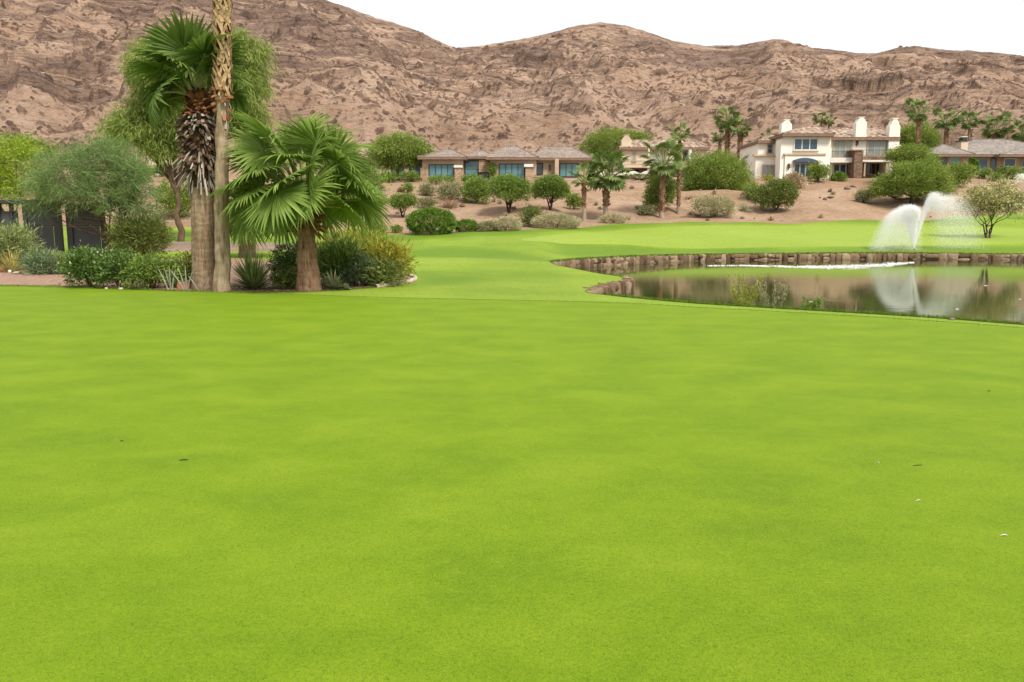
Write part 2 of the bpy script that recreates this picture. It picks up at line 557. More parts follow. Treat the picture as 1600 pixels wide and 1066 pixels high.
# ---- sand, mulch
def sandmat(name, a, b, c, d):
    m = mat(name, a, .92, .1); q = NT(m)
    v = q.coord()
    col = q.ramp(q.noise(v, .16, 5, .6, .6), [(.32, a), (.5, b), (.7, c)])
    f = q.noise(v, 2.2, 8, .7)
    col = q.mix(1.0, col, q.ramp(f, [(.34, (.72, .70, .68)), (.52, (1, 1, 1)), (.7, (1.12, 1.12, 1.1))]), 'MULTIPLY')
    vo = q.n('ShaderNodeTexVoronoi'); vo.inputs['Scale'].default_value = 1.7
    q.l(q.coord((1, 1, 1)), vo.inputs['Vector'])
    sp = q.ramp(vo.outputs['Distance'], [(.10, (1, 1, 1)), (.16, (0, 0, 0))])
    pick = q.n('ShaderNodeSeparateColor'); q.l(vo.outputs['Color'], pick.inputs[0])
    sp = q.math('MULTIPLY', sp, q.math('GREATER_THAN', pick.outputs[0], .6))
    col = q.mix(q.math('MULTIPLY', sp, .7), col, d)
    q.col(col)
    q.bump(f, .6, .12)
    return m
M_sand = sandmat('desert_sand', (.225, .142, .088), (.280, .186, .120), (.335, .236, .163), (.13, .088, .062))
M_bunk = sandmat('bunker_sand', (.20, .145, .11), (.25, .18, .135), (.29, .215, .165), (.15, .10, .08))
M_mulch = noisy('red_gravel_mulch', (.19, .105, .072), (.42, .28, .20), 9, .95, .9, .05)

def zone_obj(nm, m, label, cat, smooth=True, extra=None, attrs=None):
    T = ZT[nm]
    used, inv = np.unique(T, return_inverse=True)
    V = VV[used].copy(); T = inv.reshape(-1, 3)
    fs = [T]
    if extra is not None:
        ev, ef = extra
        fs.append(np.array(ef) + len(V)); V = np.concatenate([V, ev])
    o = put(nm, V, fs, m, smooth=smooth, attrs=attrs(V) if attrs else None)
    return tag(o, label, cat, kind='structure')
xb = 2.7 * CAMH  # the lawn goes on beside and behind the camera
sl_ = (uc[0] - 800) / F
x0g, y0g = gx[0], gy[0]
x1g, y1g = gx[ncol - 1], gy[ncol - 1]
fl = [(x0g, y0g, 0), (x1g, y1g, 0), (70, -60, 0), (-70, -60, 0), (-70, 70 / abs(sl_), 0), (70, 70 / abs(sl_), 0)]
zone_obj('putting_green', M_green, 'smooth bright green putting surface filling the foreground', 'putting green', extra=(np.array(fl), [(0, 3, 2), (0, 2, 1), (0, 4, 3), (1, 2, 5)]))
# longer, darker cut of grass on the banks and along the desert edge
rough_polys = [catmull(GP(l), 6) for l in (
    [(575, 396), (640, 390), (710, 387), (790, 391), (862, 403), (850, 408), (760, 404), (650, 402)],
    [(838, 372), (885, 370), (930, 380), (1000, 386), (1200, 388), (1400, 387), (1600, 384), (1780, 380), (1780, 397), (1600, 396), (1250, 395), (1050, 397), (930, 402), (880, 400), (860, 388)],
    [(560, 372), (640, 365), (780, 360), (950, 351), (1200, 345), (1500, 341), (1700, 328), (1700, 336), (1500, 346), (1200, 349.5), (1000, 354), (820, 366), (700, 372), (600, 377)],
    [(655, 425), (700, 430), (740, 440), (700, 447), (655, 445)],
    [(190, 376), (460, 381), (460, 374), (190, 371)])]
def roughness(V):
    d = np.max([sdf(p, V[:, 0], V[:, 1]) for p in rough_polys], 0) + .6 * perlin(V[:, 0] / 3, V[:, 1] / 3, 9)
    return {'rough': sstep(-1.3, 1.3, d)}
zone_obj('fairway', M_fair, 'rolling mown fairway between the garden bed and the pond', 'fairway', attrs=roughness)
zone_obj('far_putting_green', M_fgreen, 'pale yellow-green patch of short turf beyond the pond', 'putting green')
zone_obj('planting_bed', M_mulch, 'bed of reddish gravel mulch under the palms and shrubs', 'planting bed')
zone_obj('bunker', M_bunk, 'flat grey-tan sand bunker behind the palm trunks', 'bunker')
zone_obj('desert_ground', M_sand, 'tan sandy desert slope rising from the fairway to the houses', 'desert slope')

# ---- water
WZ = -0.37
def watermat():
    m = mat('pond_water', (.030, .034, .014), .035, .5); q = NT(m)
    q.b.inputs['IOR'].default_value = 1.36
    v = q.coord((1, 2.2, 1))
    a = q.noise(v, 1.6, 3, .5)
    nb_ = q.noise(q.coord((.8, 2.6, 1)), 7, 3, .5)
    h = q.math('ADD', a, q.math('MULTIPLY', nb_, .25))
    q.bump(h, .07, .03)
    f = q.noise(q.coord(), .35, 4)
    q.l(q.ramp(f, [(.4, (.012,) * 3), (.7, (.045,) * 3)]), q.b.inputs['Roughness'])
    murk = q.ramp(q.noise(q.coord(), .25, 4), [(.35, (.030, .036, .012)), (.7, (.060, .062, .024))])
    rgh = q.ramp(f, [(.4, (.006,) * 3), (.7, (.025,) * 3)])
    bm = q.n('ShaderNodeBump'); bm.inputs['Strength'].default_value = .055; bm.inputs['Distance'].default_value = .03
    q.l(h, bm.inputs['Height'])
    df = q.n('ShaderNodeBsdfDiffuse'); q.l(murk, df.inputs['Color'])
    gl = q.n('ShaderNodeBsdfGlossy'); gl.inputs['Color'].default_value = (.88, .92, .83, 1); q.l(rgh, gl.inputs['Roughness']); q.l(bm.outputs[0], gl.inputs['Normal'])
    fr = q.n('ShaderNodeFresnel'); fr.inputs['IOR'].default_value = 1.33; q.l(bm.outputs[0], fr.inputs['Normal'])
    ms = q.n('ShaderNodeMixShader'); q.l(fr.outputs[0], ms.inputs[0]); q.l(df.outputs[0], ms.inputs[1]); q.l(gl.outputs[0], ms.inputs[2])
    q.l(ms.outputs[0], q.out.inputs['Surface'])
    return m
T = ZT['pond']; used, inv = np.unique(T, return_inverse=True)
V = VV[used].copy(); V[:, 2] = WZ
tag(put('pond_water', V, inv.reshape(-1, 3), watermat(), smooth=True), 'still olive-brown pond mirroring the hill and the palms', 'pond', kind='structure')

# ---- earth bank below the turf edge all round the pond
M_bank = noisy('bank_earth', (.050, .034, .020), (.12, .080, .045), 5, .95, .8, .05)
pp = pond_poly; zz = H(pp[:, 0], pp[:, 1])
ctr = pp.mean(0)
n = len(pp)
tan = np.roll(pp, -1, 0) - np.roll(pp, 1, 0); tan /= np.linalg.norm(tan, axis=1)[:, None]
nout = np.stack([tan[:, 1], -tan[:, 0]], 1)
if sdf(pp, *(pp + nout * .05).T).mean() > 0: nout = -nout      # points out of the water
ring = [np.c_[pp + nout * .06, zz + .012], np.c_[pp - nout * .01, zz - .02], np.c_[pp - nout * .05 * (1 + .5 * perlin(pp[:, :1] * 2, pp[:, 1:] * 2)), zz - .22], np.c_[pp - nout * .16, np.full(n, -.95)]]
V = np.concatenate(ring)
fq = [(r * n + i, r * n + (i + 1) % n, (r + 1) * n + (i + 1) % n, (r + 1) * n + i) for r in range(3) for i in range(n)]
tag(put('pond_bank', V, np.array(fq), M_bank, smooth=True), 'low dark earth bank round the pond below the turf', 'bank', kind='structure')

# ---- stone retaining walls
def rock(mb, c, s, rng, box=.55, rot=None, nu=9, nv=6, rough=.22, mi=0):
    th = np.arange(nu) * 2 * pi / nu
    ph = np.linspace(-pi / 2, pi / 2, nv)
    A, B = np.meshgrid(th, ph)
    d = np.stack([np.cos(A) * np.cos(B), np.sin(A) * np.cos(B), np.sin(B)], -1).reshape(-1, 3)
    e = np.sign(d) * np.abs(d) ** box
    e /= np.maximum(1, np.abs(e).max())
    o = rng.rand(3) * 50
    r = 1 + rough * perlin(d[:, 0] * 1.7 + o[0], d[:, 1] * 1.7 + d[:, 2] * 1.3 + o[1], int(o[2])) + rough * .4 * rng.normal(size=len(d)) * (np.abs(d[:, 2]) < .99)
    p = e * r[:, None] * np.asarray(s) * .5
    a = rng.rand() * 2 * pi if rot is None else rot
    ca, sa = math.cos(a), math.sin(a)
    p = np.stack([p[:, 0] * ca - p[:, 1] * sa, p[:, 0] * sa + p[:, 1] * ca, p[:, 2]], 1)
    f = [(i * nu + j, i * nu + (j + 1) % nu, (i + 1) * nu + (j + 1) % nu, (i + 1) * nu + j) for i in range(nv - 1) for j in range(nu)]
    mb.add(p + np.asarray(c), f, mi)

def stonemat(name, stops, wet=True):
    m = mat(name, (.3, .2, .13), .9, .15); q = NT(m)
    g = q.n('ShaderNodeNewGeometry')
    col = q.ramp(g.outputs['Random Per Island'], stops)
    f = q.noise(q.coord(), 5, 8, .7)
    col = q.mix(1, col, q.ramp(f, [(.3, (.55, .5, .45)), (.5, (1, 1, 1)), (.72, (1.25, 1.22, 1.2))]), 'MULTIPLY')
    q.col(col)
    q.bump(f, .7, .06)
    return m
M_stone = stonemat('wall_stone', [(0, (.085, .054, .032)), (.35, (.150, .098, .060)), (.7, (.21, .145, .092)), (1, (.29, .215, .145))])
def stone_wall(name, line, label, seed, hgt=None, size=.46, row=2, top=-.015):
    rng = rs(seed)
    seg = np.linalg.norm(np.diff(line, axis=0), axis=1); cum = np.concatenate([[0], np.cumsum(seg)])
    mb = MB()
    s = 0.0
    while s < cum[-1]:
        L = size * (.5 + 1.3 * rng.rand() ** 1.6)
        x, y = np.interp(s + L / 2, cum, line[:, 0]), np.interp(s + L / 2, cum, line[:, 1])
        k = max(0, min(np.searchsorted(cum, s + L / 2) - 1, len(line) - 2))
        t = line[k + 1] - line[k]
        nn = np.array((-t[1], t[0])) / np.linalg.norm(t); tv = t / np.linalg.norm(t)
        z0, z1 = WZ - .16, float(H(x, y)) + top + rng.normal() * .010
        cuts = [[0, 1], [0, .4 + .3 * rng.rand(), 1]][rng.choice(2, p=[.7, .3])]
        for c0, c1 in zip(cuts[:-1], cuts[1:]):
            za, zb = lerp(z0, z1, c0), lerp(z0, z1, c1)
            two = L > size * 1.0 and rng.rand() < .5
            for q in ((-.25, .25) if two else (0,)):
                l = L * (.5 if two else 1)
                off = rng.normal() * .045
                rock(mb, (x + nn[0] * off + tv[0] * q * L, y + nn[1] * off + tv[1] * q * L, (za + zb) / 2 + rng.normal() * .012), (l * 1.16, .40 + .18 * rng.rand(), (zb - za) * (1.0 + .14 * rng.rand())), rng, .40, math.atan2(t[1], t[0]) + rng.normal() * .10, 14, 9, .20)
        s += L
    o = mb.build(name, M_stone, loc=(*line[len(line) // 2], WZ), smooth=True)
    return tag(o, label, 'stone wall')
stone_wall('stone_retaining_wall', catmull(pond_far, 8, False), 'long low brown stone wall holding the far edge of the pond', 5)
stone_wall('stone_retaining_wall', catmull(np.concatenate([pond_cove, pond_tongue[:1]]), 8, False), 'short curved stone wall at the tip of the grass tongue in the pond', 6, size=.42)

# ------------------------------------------------------------------ mountains
RX = [-900, -400, 0, 250, 430, 505, 530, 600, 660, 690, 712, 760, 800, 850, 900, 935, 975, 1010, 1050, 1100, 1150, 1190, 1207, 1228, 1250, 1300, 1340, 1370, 1400, 1425, 1460, 1500, 1560, 1600, 1800, 2600]
RYY = [-30, -60, -45, -50, -22, -2, 7, 30, 50, 65, 75, 71, 65, 54, 41, 36, 41, 51, 65, 72, 71, 65, 61, 63, 73, 79, 84, 83, 75, 72, 77, 80, 83, 88, 96, 110]
mu = np.concatenate([np.linspace(-880, -160, 130), np.linspace(-150, 1750, 1500), np.linspace(1760, 2500, 130)])
NR = 430
tt = np.concatenate([np.linspace(0, 1, NR) ** .97, np.linspace(1.02, 1.5, 26)])
UM, TM = np.meshgrid(mu, tt)
ridge = np.interp(UM, RX, RYY)
# spurs come towards the viewer, gullies go back
YR = 470 + 45 * perlin(UM / 260, UM * 0, 11) - 50 * sstep(720, 480, UM)
Y0 = 139
YM = Y0 + TM * (YR - Y0)
XM = (UM - 800) / F * YM / 1.035
cyr = (533 - ridge) / F
zr = CAMH + YR * (-math.sin(PITCH) + cyr * math.cos(PITCH)) / (math.cos(PITCH) + cyr * math.sin(PITCH))
p = .34 * TM + .66 * np.abs(TM) ** 1.32
back = np.clip(TM - 1, 0, None)
ZM = 9.5 + (zr - 9.5) * np.where(TM <= 1, p, 1 - 1.1 * back)
env = sstep(0, .25, TM) * (1 - .93 * sstep(.75, 1.0, TM)) + .35 * sstep(1.0, 1.1, TM)
rid = 1 - np.abs(fbm(XM / 55 + .2 * YM / 55, YM / 110, 4, 21)) * 1.6
ZM = ZM + env * (7.5 * rid - 3.5)
ZM = ZM + env * 2.6 * fbm(XM / 17, YM / 22, 3, 31)
# bedded rock: hard layers make small cliffs, soft ones ledges; the beds dip gently to the right
warp = 5 * fbm(XM / 70, YM / 90, 3, 51) + 1.2 * perlin(XM / 9, YM / 12, 52)
S = ZM + .10 * XM - .05 * (YM - 300) + warp
mask = sstep(-.25, .35, fbm(XM / 48, YM / 60, 3, 61) + .55 * sstep(.25, .8, TM) - .12) * sstep(.12, .3, TM)
mask = mask * (.4 + .6 * sstep(640, 300, UM)) + .35 * mask * sstep(.45, .7, TM)
mask = np.clip(mask, 0, 1)
hard = np.zeros_like(S)
for L, st, sd in ((11.0, .75, 1), (4.3, .7, 2), (1.9, .55, 3)):
    fr = (S / L) % 1.0
    ter = sstep(.30, .66, fr)
    amp = st * mask * (.5 + .5 * sstep(-.3, .4, perlin(XM / 22, S / L * 1.3, 70 + sd)))
    ZM = ZM + (1 - .9 * sstep(.93, 1, TM)) * amp * L * (ter - fr) * .8
    hard = np.maximum(hard, np.exp(-((fr - .48) / .16) ** 2) * amp * 1.5)
# loose blocks lying on the slope
rockv = np.zeros_like(S)
def blocks(cell, hgt, dens, seed, lo, hi):
    global ZM, rockv
    gxx, gyy = XM / cell, YM / (cell * 1.5)
    ix, iy = np.floor(gxx), np.floor(gyy)
    best = np.zeros_like(gxx)
    cl = fbm(XM / (cell * 9), YM / (cell * 9), 2, seed + 5)
    for dx in (-1, 0, 1):
        for dy in (-1, 0, 1):
            hx = _hash(ix + dx, iy + dy, seed) / 0x7fffffff
            hy = _hash(ix + dx, iy + dy, seed + 1) / 0x7fffffff
            hr = _hash(ix + dx, iy + dy, seed + 2) / 0x7fffffff
            hd = _hash(ix + dx, iy + dy, seed + 3) / 0x7fffffff
            ox, oy = gxx - (ix + dx + hx), gyy - (iy + dy + hy)
            an = (hd * 40) % 1.0 * .8 - .4
            ax = ox * np.cos(an) + oy * np.sin(an); ay = -ox * np.sin(an) + oy * np.cos(an)
            r = np.maximum(np.abs(ax) * (.42 + .4 * hr), np.abs(ay) * 1.7) + .25 * np.hypot(ax, ay)
            rr = .16 + .34 * hr
            on = hd < dens * (.35 + 1.1 * sstep(-.35, .45, cl))
            best = np.maximum(best, np.where(on, np.clip((1 - r / rr) * 2.6, 0, 1) ** .8 * (.5 + hr), 0))
    w = sstep(lo, lo + .03, TM) * (1 - sstep(hi - .05, hi, TM))
    ZM = ZM + best * hgt * w
    rockv = np.maximum(rockv, best * w)
blocks(2.4, .62, .34, 101, .03, .99)
blocks(1.35, .40, .50, 131, .0, .8)
blocks(4.6, 1.0, .13, 161, .15, .97)
ZM = ZM + .10 * fbm(XM / 1.3, YM / 1.8, 2, 181) + .35 * (1 - sstep(.9, 1, TM) * .3) * perlin(XM / 4.2, YM / 5, 191)
nr_, nc_ = XM.shape
ii = (np.arange(nr_ - 1)[:, None] * nc_ + np.arange(nc_ - 1)).ravel()
quad = np.stack([ii, ii + 1, ii + nc_ + 1, ii + nc_], 1)

def mountmat():
    m = mat('red_desert_rock', (.2, .13, .09), .95, .1); q = NT(m)
    v = q.coord()
    n1 = q.noise(v, .035, 5, .6, .5)
    sand = q.ramp(n1, [(.33, (.285, .186, .126)), (.5, (.335, .228, .160)), (.68, (.385, .274, .200))])
    # colour of the beds follows the bedding coordinate
    lay = q.attr('bed')
    cmb = q.n('ShaderNodeCombineXYZ'); q.l(lay, cmb.inputs[2])
    sx = q.n('ShaderNodeSeparateXYZ'); q.l(v, sx.inputs[0])
    q.l(q.math('MULTIPLY', sx.outputs[0], .03), cmb.inputs[0])
    nb_ = q.noise(cmb.outputs[0], .55, 7, .72)
    rockc = q.ramp(nb_, [(.30, (.090, .063, .052)), (.40, (.225, .150, .110)), (.46, (.120, .082, .066)), (.54, (.25, .17, .125)), (.60, (.145, .100, .079)), (.68, (.30, .21, .155)), (.78, (.17, .115, .09))])
    f = q.noise(q.coord((.4, .7, 2.2)), .45, 8, .72)
    cm2 = q.n('ShaderNodeCombineXYZ')
    q.l(q.math('MULTIPLY', sx.outputs[0], .10), cm2.inputs[0]); q.l(q.math('MULTIPLY', sx.outputs[1], .05), cm2.inputs[1]); q.l(lay, cm2.inputs[2])
    nb2 = q.noise(cm2.outputs[0], 1.0, 6, .68)
    cm3 = q.n('ShaderNodeCombineXYZ')
    q.l(q.math('MULTIPLY', sx.outputs[0], .02), cm3.inputs[0]); q.l(q.math('MULTIPLY', sx.outputs[1], .02), cm3.inputs[1]); q.l(q.math('MULTIPLY', lay, .5), cm3.inputs[2])
    nb3 = q.noise(cm3.outputs[0], .35, 4, .6)
    rk = q.attr('rock'); hd = q.attr('hard')
    w = q.math('ADD', q.math('ADD', q.math('MULTIPLY', hd, .55), q.math('MULTIPLY', q.math('SUBTRACT', f, .5), 2.2)), q.math('MULTIPLY', q.math('SUBTRACT', nb3, .47), q.math('MULTIPLY', q.attr('high'), 5.0)))
    col = q.mix(q.ramp(w, [(.12, (0, 0, 0)), (.55, (1, 1, 1))]), sand, rockc)
    varn = q.ramp(q.noise(v, .22, 3), [(.35, (.080, .052, .042)), (.5, (.15, .095, .070)), (.68, (.27, .18, .125))])
    lines = q.ramp(nb2, [(.34, (.30, .27, .26)), (.42, (.80, .78, .77)), (.47, (1.0, 1.0, 1.0)), (.58, (1.06, 1.06, 1.06)), (.68, (1.34, 1.32, 1.30))])
    col = q.mix(q.ramp(q.attr('high'), [(.05, (.45, .45, .45)), (.5, (1, 1, 1))]), col, q.mix(1, col, lines, 'MULTIPLY'))
    col = q.mix(q.ramp(rk, [(.18, (0, 0, 0)), (.45, (.9, .9, .9))]), col, varn)
    f2 = q.noise(q.coord((.55, .7, 1.6)), 1.5, 8, .75)
    col = q.mix(1, col, q.ramp(f2, [(.34, (.42, .40, .40)), (.47, (1, 1, 1)), (.56, (1.02, 1.02, 1.02)), (.68, (1.36, 1.34, 1.31))]), 'MULTIPLY')
    f5 = q.noise(q.coord((.30, .45, 1.7)), .95, 7, .74, .6)
    col = q.mix(1, col, q.ramp(f5, [(.36, (.40, .38, .38)), (.435, (1, 1, 1)), (.60, (1, 1, 1)), (.70, (1.25, 1.23, 1.2))]), 'MULTIPLY')
    # a few dry grey-green tufts
    vo = q.n('ShaderNodeTexVoronoi'); vo.inputs['Scale'].default_value = .16
    q.l(v, vo.inputs['Vector'])
    q.col(col)
    q.bump(q.math('ADD', f2, q.math('MULTIPLY', f, 1.4)), .9, .8)
    return m
MV = np.stack([XM, YM, ZM], -1).reshape(-1, 3)
tag(put('mountain_range', MV, quad, mountmat(), smooth=False, attrs={'bed': S.ravel(), 'rock': rockv.ravel(), 'hard': np.clip(hard, 0, 1.5).ravel(), 'high': (sstep(.22, .55, TM + .16 * perlin(XM / 60, YM / 60, 77)) * (.55 + .45 * sstep(-.4, .3, fbm(XM / 70, YM / 70, 2, 88)))).ravel()}),
    'bare reddish-brown desert mountains with bedded rock and scattered boulders', 'mountains', kind='structure')

# ------------------------------------------------------------------ palms
M_pal = [leafmat('palm_leaf_deep', (0.060, 0.112, 0.016), (0.112, 0.191, 0.028), (0.188, 0.271, 0.052), .30, .6),
         leafmat('palm_leaf_fresh', (.115, .195, .026), (.195, .305, .050), (.310, .405, .100), .38, .6),
         leafmat('palm_leaf_far', (0.075, 0.129, 0.030), (0.138, 0.209, 0.048), (0.247, 0.297, 0.098), .28, .5)]
M_pet = noisy('palm_leaf_stalk', (.16, .19, .05), (.30, .30, .12), 6, .6, .1)
M_straw = leafmat('dry_palm_thread', (.28, .22, .12), (.40, .34, .20), (.52, .46, .32), .2)
def barkmat(name, c1, c2, c3, ringscale=9, bump=.8):
    m = mat(name, c1, .92, .1); q = NT(m)
    v = q.coord()
    f = q.noise(q.coord((3, 3, .7)), 2.2, 7, .7, .4)
    col = q.ramp(f, [(.3, c1), (.5, c2), (.72, c3)])
    w = q.n('ShaderNodeTexWave'); w.bands_direction = 'Z'
    w.inputs['Scale'].default_value = ringscale / 6; w.inputs['Distortion'].default_value = 7; w.inputs['Detail'].default_value = 5; w.inputs['Detail Scale'].default_value = 2.2
    q.l(v, w.inputs['Vector'])
    col = q.mix(1, col, q.ramp(w.outputs['Fac'], [(.1, (.91, .89, .87)), (.4, (1, 1, 1)), (.9, (1.03, 1.03, 1.03))]), 'MULTIPLY')
    g = q.noise(q.coord((1, 1, .45)), 1.1, 4, .6, .8)
    col = q.mix(q.ramp(g, [(.5, (0, 0, 0)), (.68, (.8, .8, .8))]), col, (c1[0] * .75, c1[1] * .62, c1[2] * .52))
    cr_ = q.noise(q.coord((14, 14, 1.1)), 1.6, 6, .7)
    col = q.mix(1, col, q.ramp(cr_, [(.36, (.42, .36, .32)), (.46, (1, 1, 1)), (.62, (1, 1, 1)), (.72, (1.22, 1.2, 1.16))]), 'MULTIPLY')
    q.col(col)
    q.bump(q.math('ADD', q.math('ADD', q.math('MULTIPLY', w.outputs['Fac'], .3), f), q.math('MULTIPLY', cr_, 1.2)), bump, .03)
    return m
M_trunkA = barkmat('palm_bark_tan', (.17, .105, .068), (.27, .19, .125), (.36, .27, .185))
M_trunkB = barkmat('palm_bark_grey', (.22, .145, .09), (.36, .27, .18), (.50, .41, .30), 5)
M_trunkC = barkmat('palm_bark_red', (.165, .088, .055), (.255, .152, .10), (.33, .22, .15))
M_fartr = noisy('palm_bark_far', (.10, .052, .030), (.30, .175, .10), 5, .9, .6, .06, (1, 1, .6))
M_farlow = noisy('palm_bark_far_grey', (.22, .16, .11), (.38, .30, .22), 5, .9, .5, .05)
M_boot = leafmat('palm_boot', (.16, .075, .032), (.36, .215, .105), (.58, .40, .22), .0, 2, .85)
M_bootred = leafmat('palm_boot_red', (.055, .020, .010), (.150, .058, .026), (.30, .13, .055), .0, 3, .85)
M_dead = leafmat('dead_palm_stub', (.028, .015, .010), (.085, .045, .028), (.20, .13, .085), .0, 4, .85)
M_ash = leafmat('bleached_palm_stub', (.12, .085, .062), (.26, .205, .16), (.46, .40, .34), .0, 3, .85)
M_core = noisy('palm_core', (.030, .014, .008), (.095, .048, .026), 6, .95, .9, .06)

def frond(rng, pet, rad, nseg, wide=2.5, seg_w=None, thread=.25, detail=5):
    """one fan leaf lying along +X: (blade quads, stalk quads)"""
    ang = np.linspace(-wide, wide, nseg)
    B = []
    seg_w = seg_w or rad * wide * 2 / nseg * .46
    for a in ang:
        L = rad * (.80 + .22 * math.cos(a * .6)) * (1 + .05 * rng.normal())
        a2 = a + .03 * rng.normal()
        st = np.array((.05, .38, .62, .84, 1.0)) if detail >= 5 else np.array((.05, .5, 1.0))
        w = np.array((.15, .80, .74, .36, .03)) if detail >= 5 else np.array((.2, 1.0, .08))
        w = w * seg_w * (.55 + .5 * (1 - abs(a) / wide * .3))
        dro = L * (.02 + .16 * rng.rand()) * np.clip((st - .55) / .45, 0, 1) ** 1.6 * (1.5 if rng.rand() < thread else .5)
        x, y = math.cos(a2) * L * st, math.sin(a2) * L * st
        cup = -.10 * rad * (np.sin(abs(a) * .6)) ** 2 * st + .06 * rad * (1 - st)
        c = np.stack([x + pet, y, cup - dro], 1)
        s = np.array((-math.sin(a2), math.cos(a2), 0))
        fold = .45
        l = c + s * w[:, None] + np.array((0, 0, 1)) * (w * fold)[:, None]
        r = c - s * w[:, None] + np.array((0, 0, 1)) * (w * fold)[:, None]
        for i in range(len(st) - 1):
            B.append((l[i], c[i], c[i + 1], l[i + 1])); B.append((c[i], r[i], r[i + 1], c[i + 1]))
    S = []
    k = 4
    for i in range(k):
        x0, x1 = pet * i / k * 1.04, pet * (i + 1) / k * 1.04
        w0 = lerp(.055, .025, i / k) * max(1, pet); w1 = lerp(.055, .025, (i + 1) / k) * max(1, pet)
        w0, w1 = min(w0, .06), min(w1, .06)
        S.append(((x0, -w0, .01), (x0, w0, .01), (x1, w1, .01), (x1, -w1, .01)))
        S.append(((x0, -w0, .01), (x0, 0, -w0), (x1, 0, -w1), (x1, -w1, .01)))
        S.append(((x0, 0, -w0), (x0, w0, .01), (x1, w1, .01), (x1, 0, -w1)))
    return np.array(B), np.array(S)

def place_frond(Q, az, el, roll, sag, org, base_r=.1, pet=None, hinge=0.0):
    """turn a flat leaf to its place: the stalk arches, the blade (pet given) hangs at an angle from the stalk's end"""
    q = Q.reshape(-1, 3).copy()
    xs = np.linspace(0, 4.5, 80)
    ee = el - sag * xs
    cx = np.concatenate([[0], np.cumsum(np.cos(ee[:-1]) * np.diff(xs))]); cz = np.concatenate([[0], np.cumsum(np.sin(ee[:-1]) * np.diff(xs))])
    if pet is not None:
        x = q[:, 0] - pet
        cr_, sr = math.cos(roll), math.sin(roll)
        y = q[:, 1] * cr_ - q[:, 2] * sr; z = q[:, 1] * sr + q[:, 2] * cr_
        e = el - sag * pet - hinge - sag * .8 * np.clip(x, 0, None)
        px, pz = np.interp(pet, xs, cx), np.interp(pet, xs, cz)
        q2 = np.stack([px + np.cos(e) * x - np.sin(e) * z, y, pz + np.sin(e) * x + np.cos(e) * z], 1)
        # ends of the segments hang a little
        far = np.hypot(x, y); q2[:, 2] -= .05 * np.clip(far - .5 * far.max(), 0, None) ** 2 / max(far.max(), .1) * 2
    else:
        x = q[:, 0]; e = el - sag * np.clip(x, 0, None)
        px = np.where(x >= 0, np.interp(x, xs, cx), x * math.cos(el)); pz = np.where(x >= 0, np.interp(x, xs, cz), x * math.sin(el))
        q2 = np.stack([px - np.sin(e) * q[:, 2], q[:, 1], pz + np.cos(e) * q[:, 2]], 1)
    q2[:, 0] += base_r
    ca, sa = math.cos(az), math.sin(az)
    q3 = np.stack([q2[:, 0] * ca - q2[:, 1] * sa, q2[:, 0] * sa + q2[:, 1] * ca, q2[:, 2]], 1)
    return q3.reshape(Q.shape) + np.asarray(org)

def palm_crown(rng, org, n, pet, rad, nseg, el_hi, el_lo, sag=.22, detail=5, base_r=.12, h=.3, az_list=None, tall=0, hk=1.0):
    mbq, mst = [], []
    for i in range(n):
        t = (i + .5) / n
        el = lerp(el_hi, el_lo, t ** .9) + rng.normal() * .09
        az = i * 2.39996 + rng.normal() * .15
        if az_list is not None: az = az_list[i % len(az_list)] + rng.normal() * .12
        sz = (.85 + .3 * rng.rand()) * (1 - .18 * (t < .12))
        pl = pet * sz * (.92 + .12 * t) * (1 + tall * max(0, math.sin(el)) ** (2 if tall < 1 else 1.3))
        hg = hk * (.55 + .22 * rng.normal()) * (1 - .45 * max(0, math.sin(el)) ** 4)
        B, S = frond(rng, pl, rad * sz, nseg, 2.2 + .5 * rng.rand(), detail=detail)
        roll = rng.normal() * .55
        o = np.asarray(org) + np.array((0, 0, h * (1 - t)))
        sg = sag * (.6 + .8 * rng.rand())
        mbq.append(place_frond(B, az, el, roll, sg, o, base_r, pl, hg))
        mst.append(place_frond(S, az, el, 0, sg, o, base_r))
    return np.concatenate(mbq), np.concatenate(mst)

def boots_criss(rng, org, r0, r1, z0, z1, per=7, dz=.13, w=.07, out=.05, L=.42):
    """split leaf bases crossing each other round a trunk"""
    Q = []
    rows = int((z1 - z0) / dz)
    for i in range(rows):
        z = z0 + i * dz
        r = lerp(r0, r1, (z - z0) / (z1 - z0)) + .012
        for j in range(per):
            th = (j + .5 * (i % 2)) * 2 * pi / per + rng.normal() * .16
            for sgn in (-1, 1):
                dth = .62 * 2 * pi / per * sgn
                ww = w * (.7 + .6 * rng.rand()); l = L * (.75 + .5 * rng.rand())
                n = 4; ps = []
                for k in range(n + 1):
                    s = k / n
                    a = th + dth * (1 - s)
                    rr = r + out * (.25 + 1.1 * s * s) + .012 * sgn
                    ps.append(((rr * math.cos(a), rr * math.sin(a), z + l * s), ww * (1.15 - .55 * s), a))
                for k in range(n):
                    (p, a, t0), (q, b, t1) = ps[k], ps[k + 1]
                    s0 = np.array((-math.sin(t0), math.cos(t0), .35 * sgn)) * a * .5; s1 = np.array((-math.sin(t1), math.cos(t1), .35 * sgn)) * b * .5
                    Q.append((np.array(p) - s0, np.array(p) + s0, np.array(q) + s1, np.array(q) - s1))
    return np.array(Q) + np.asarray(org)

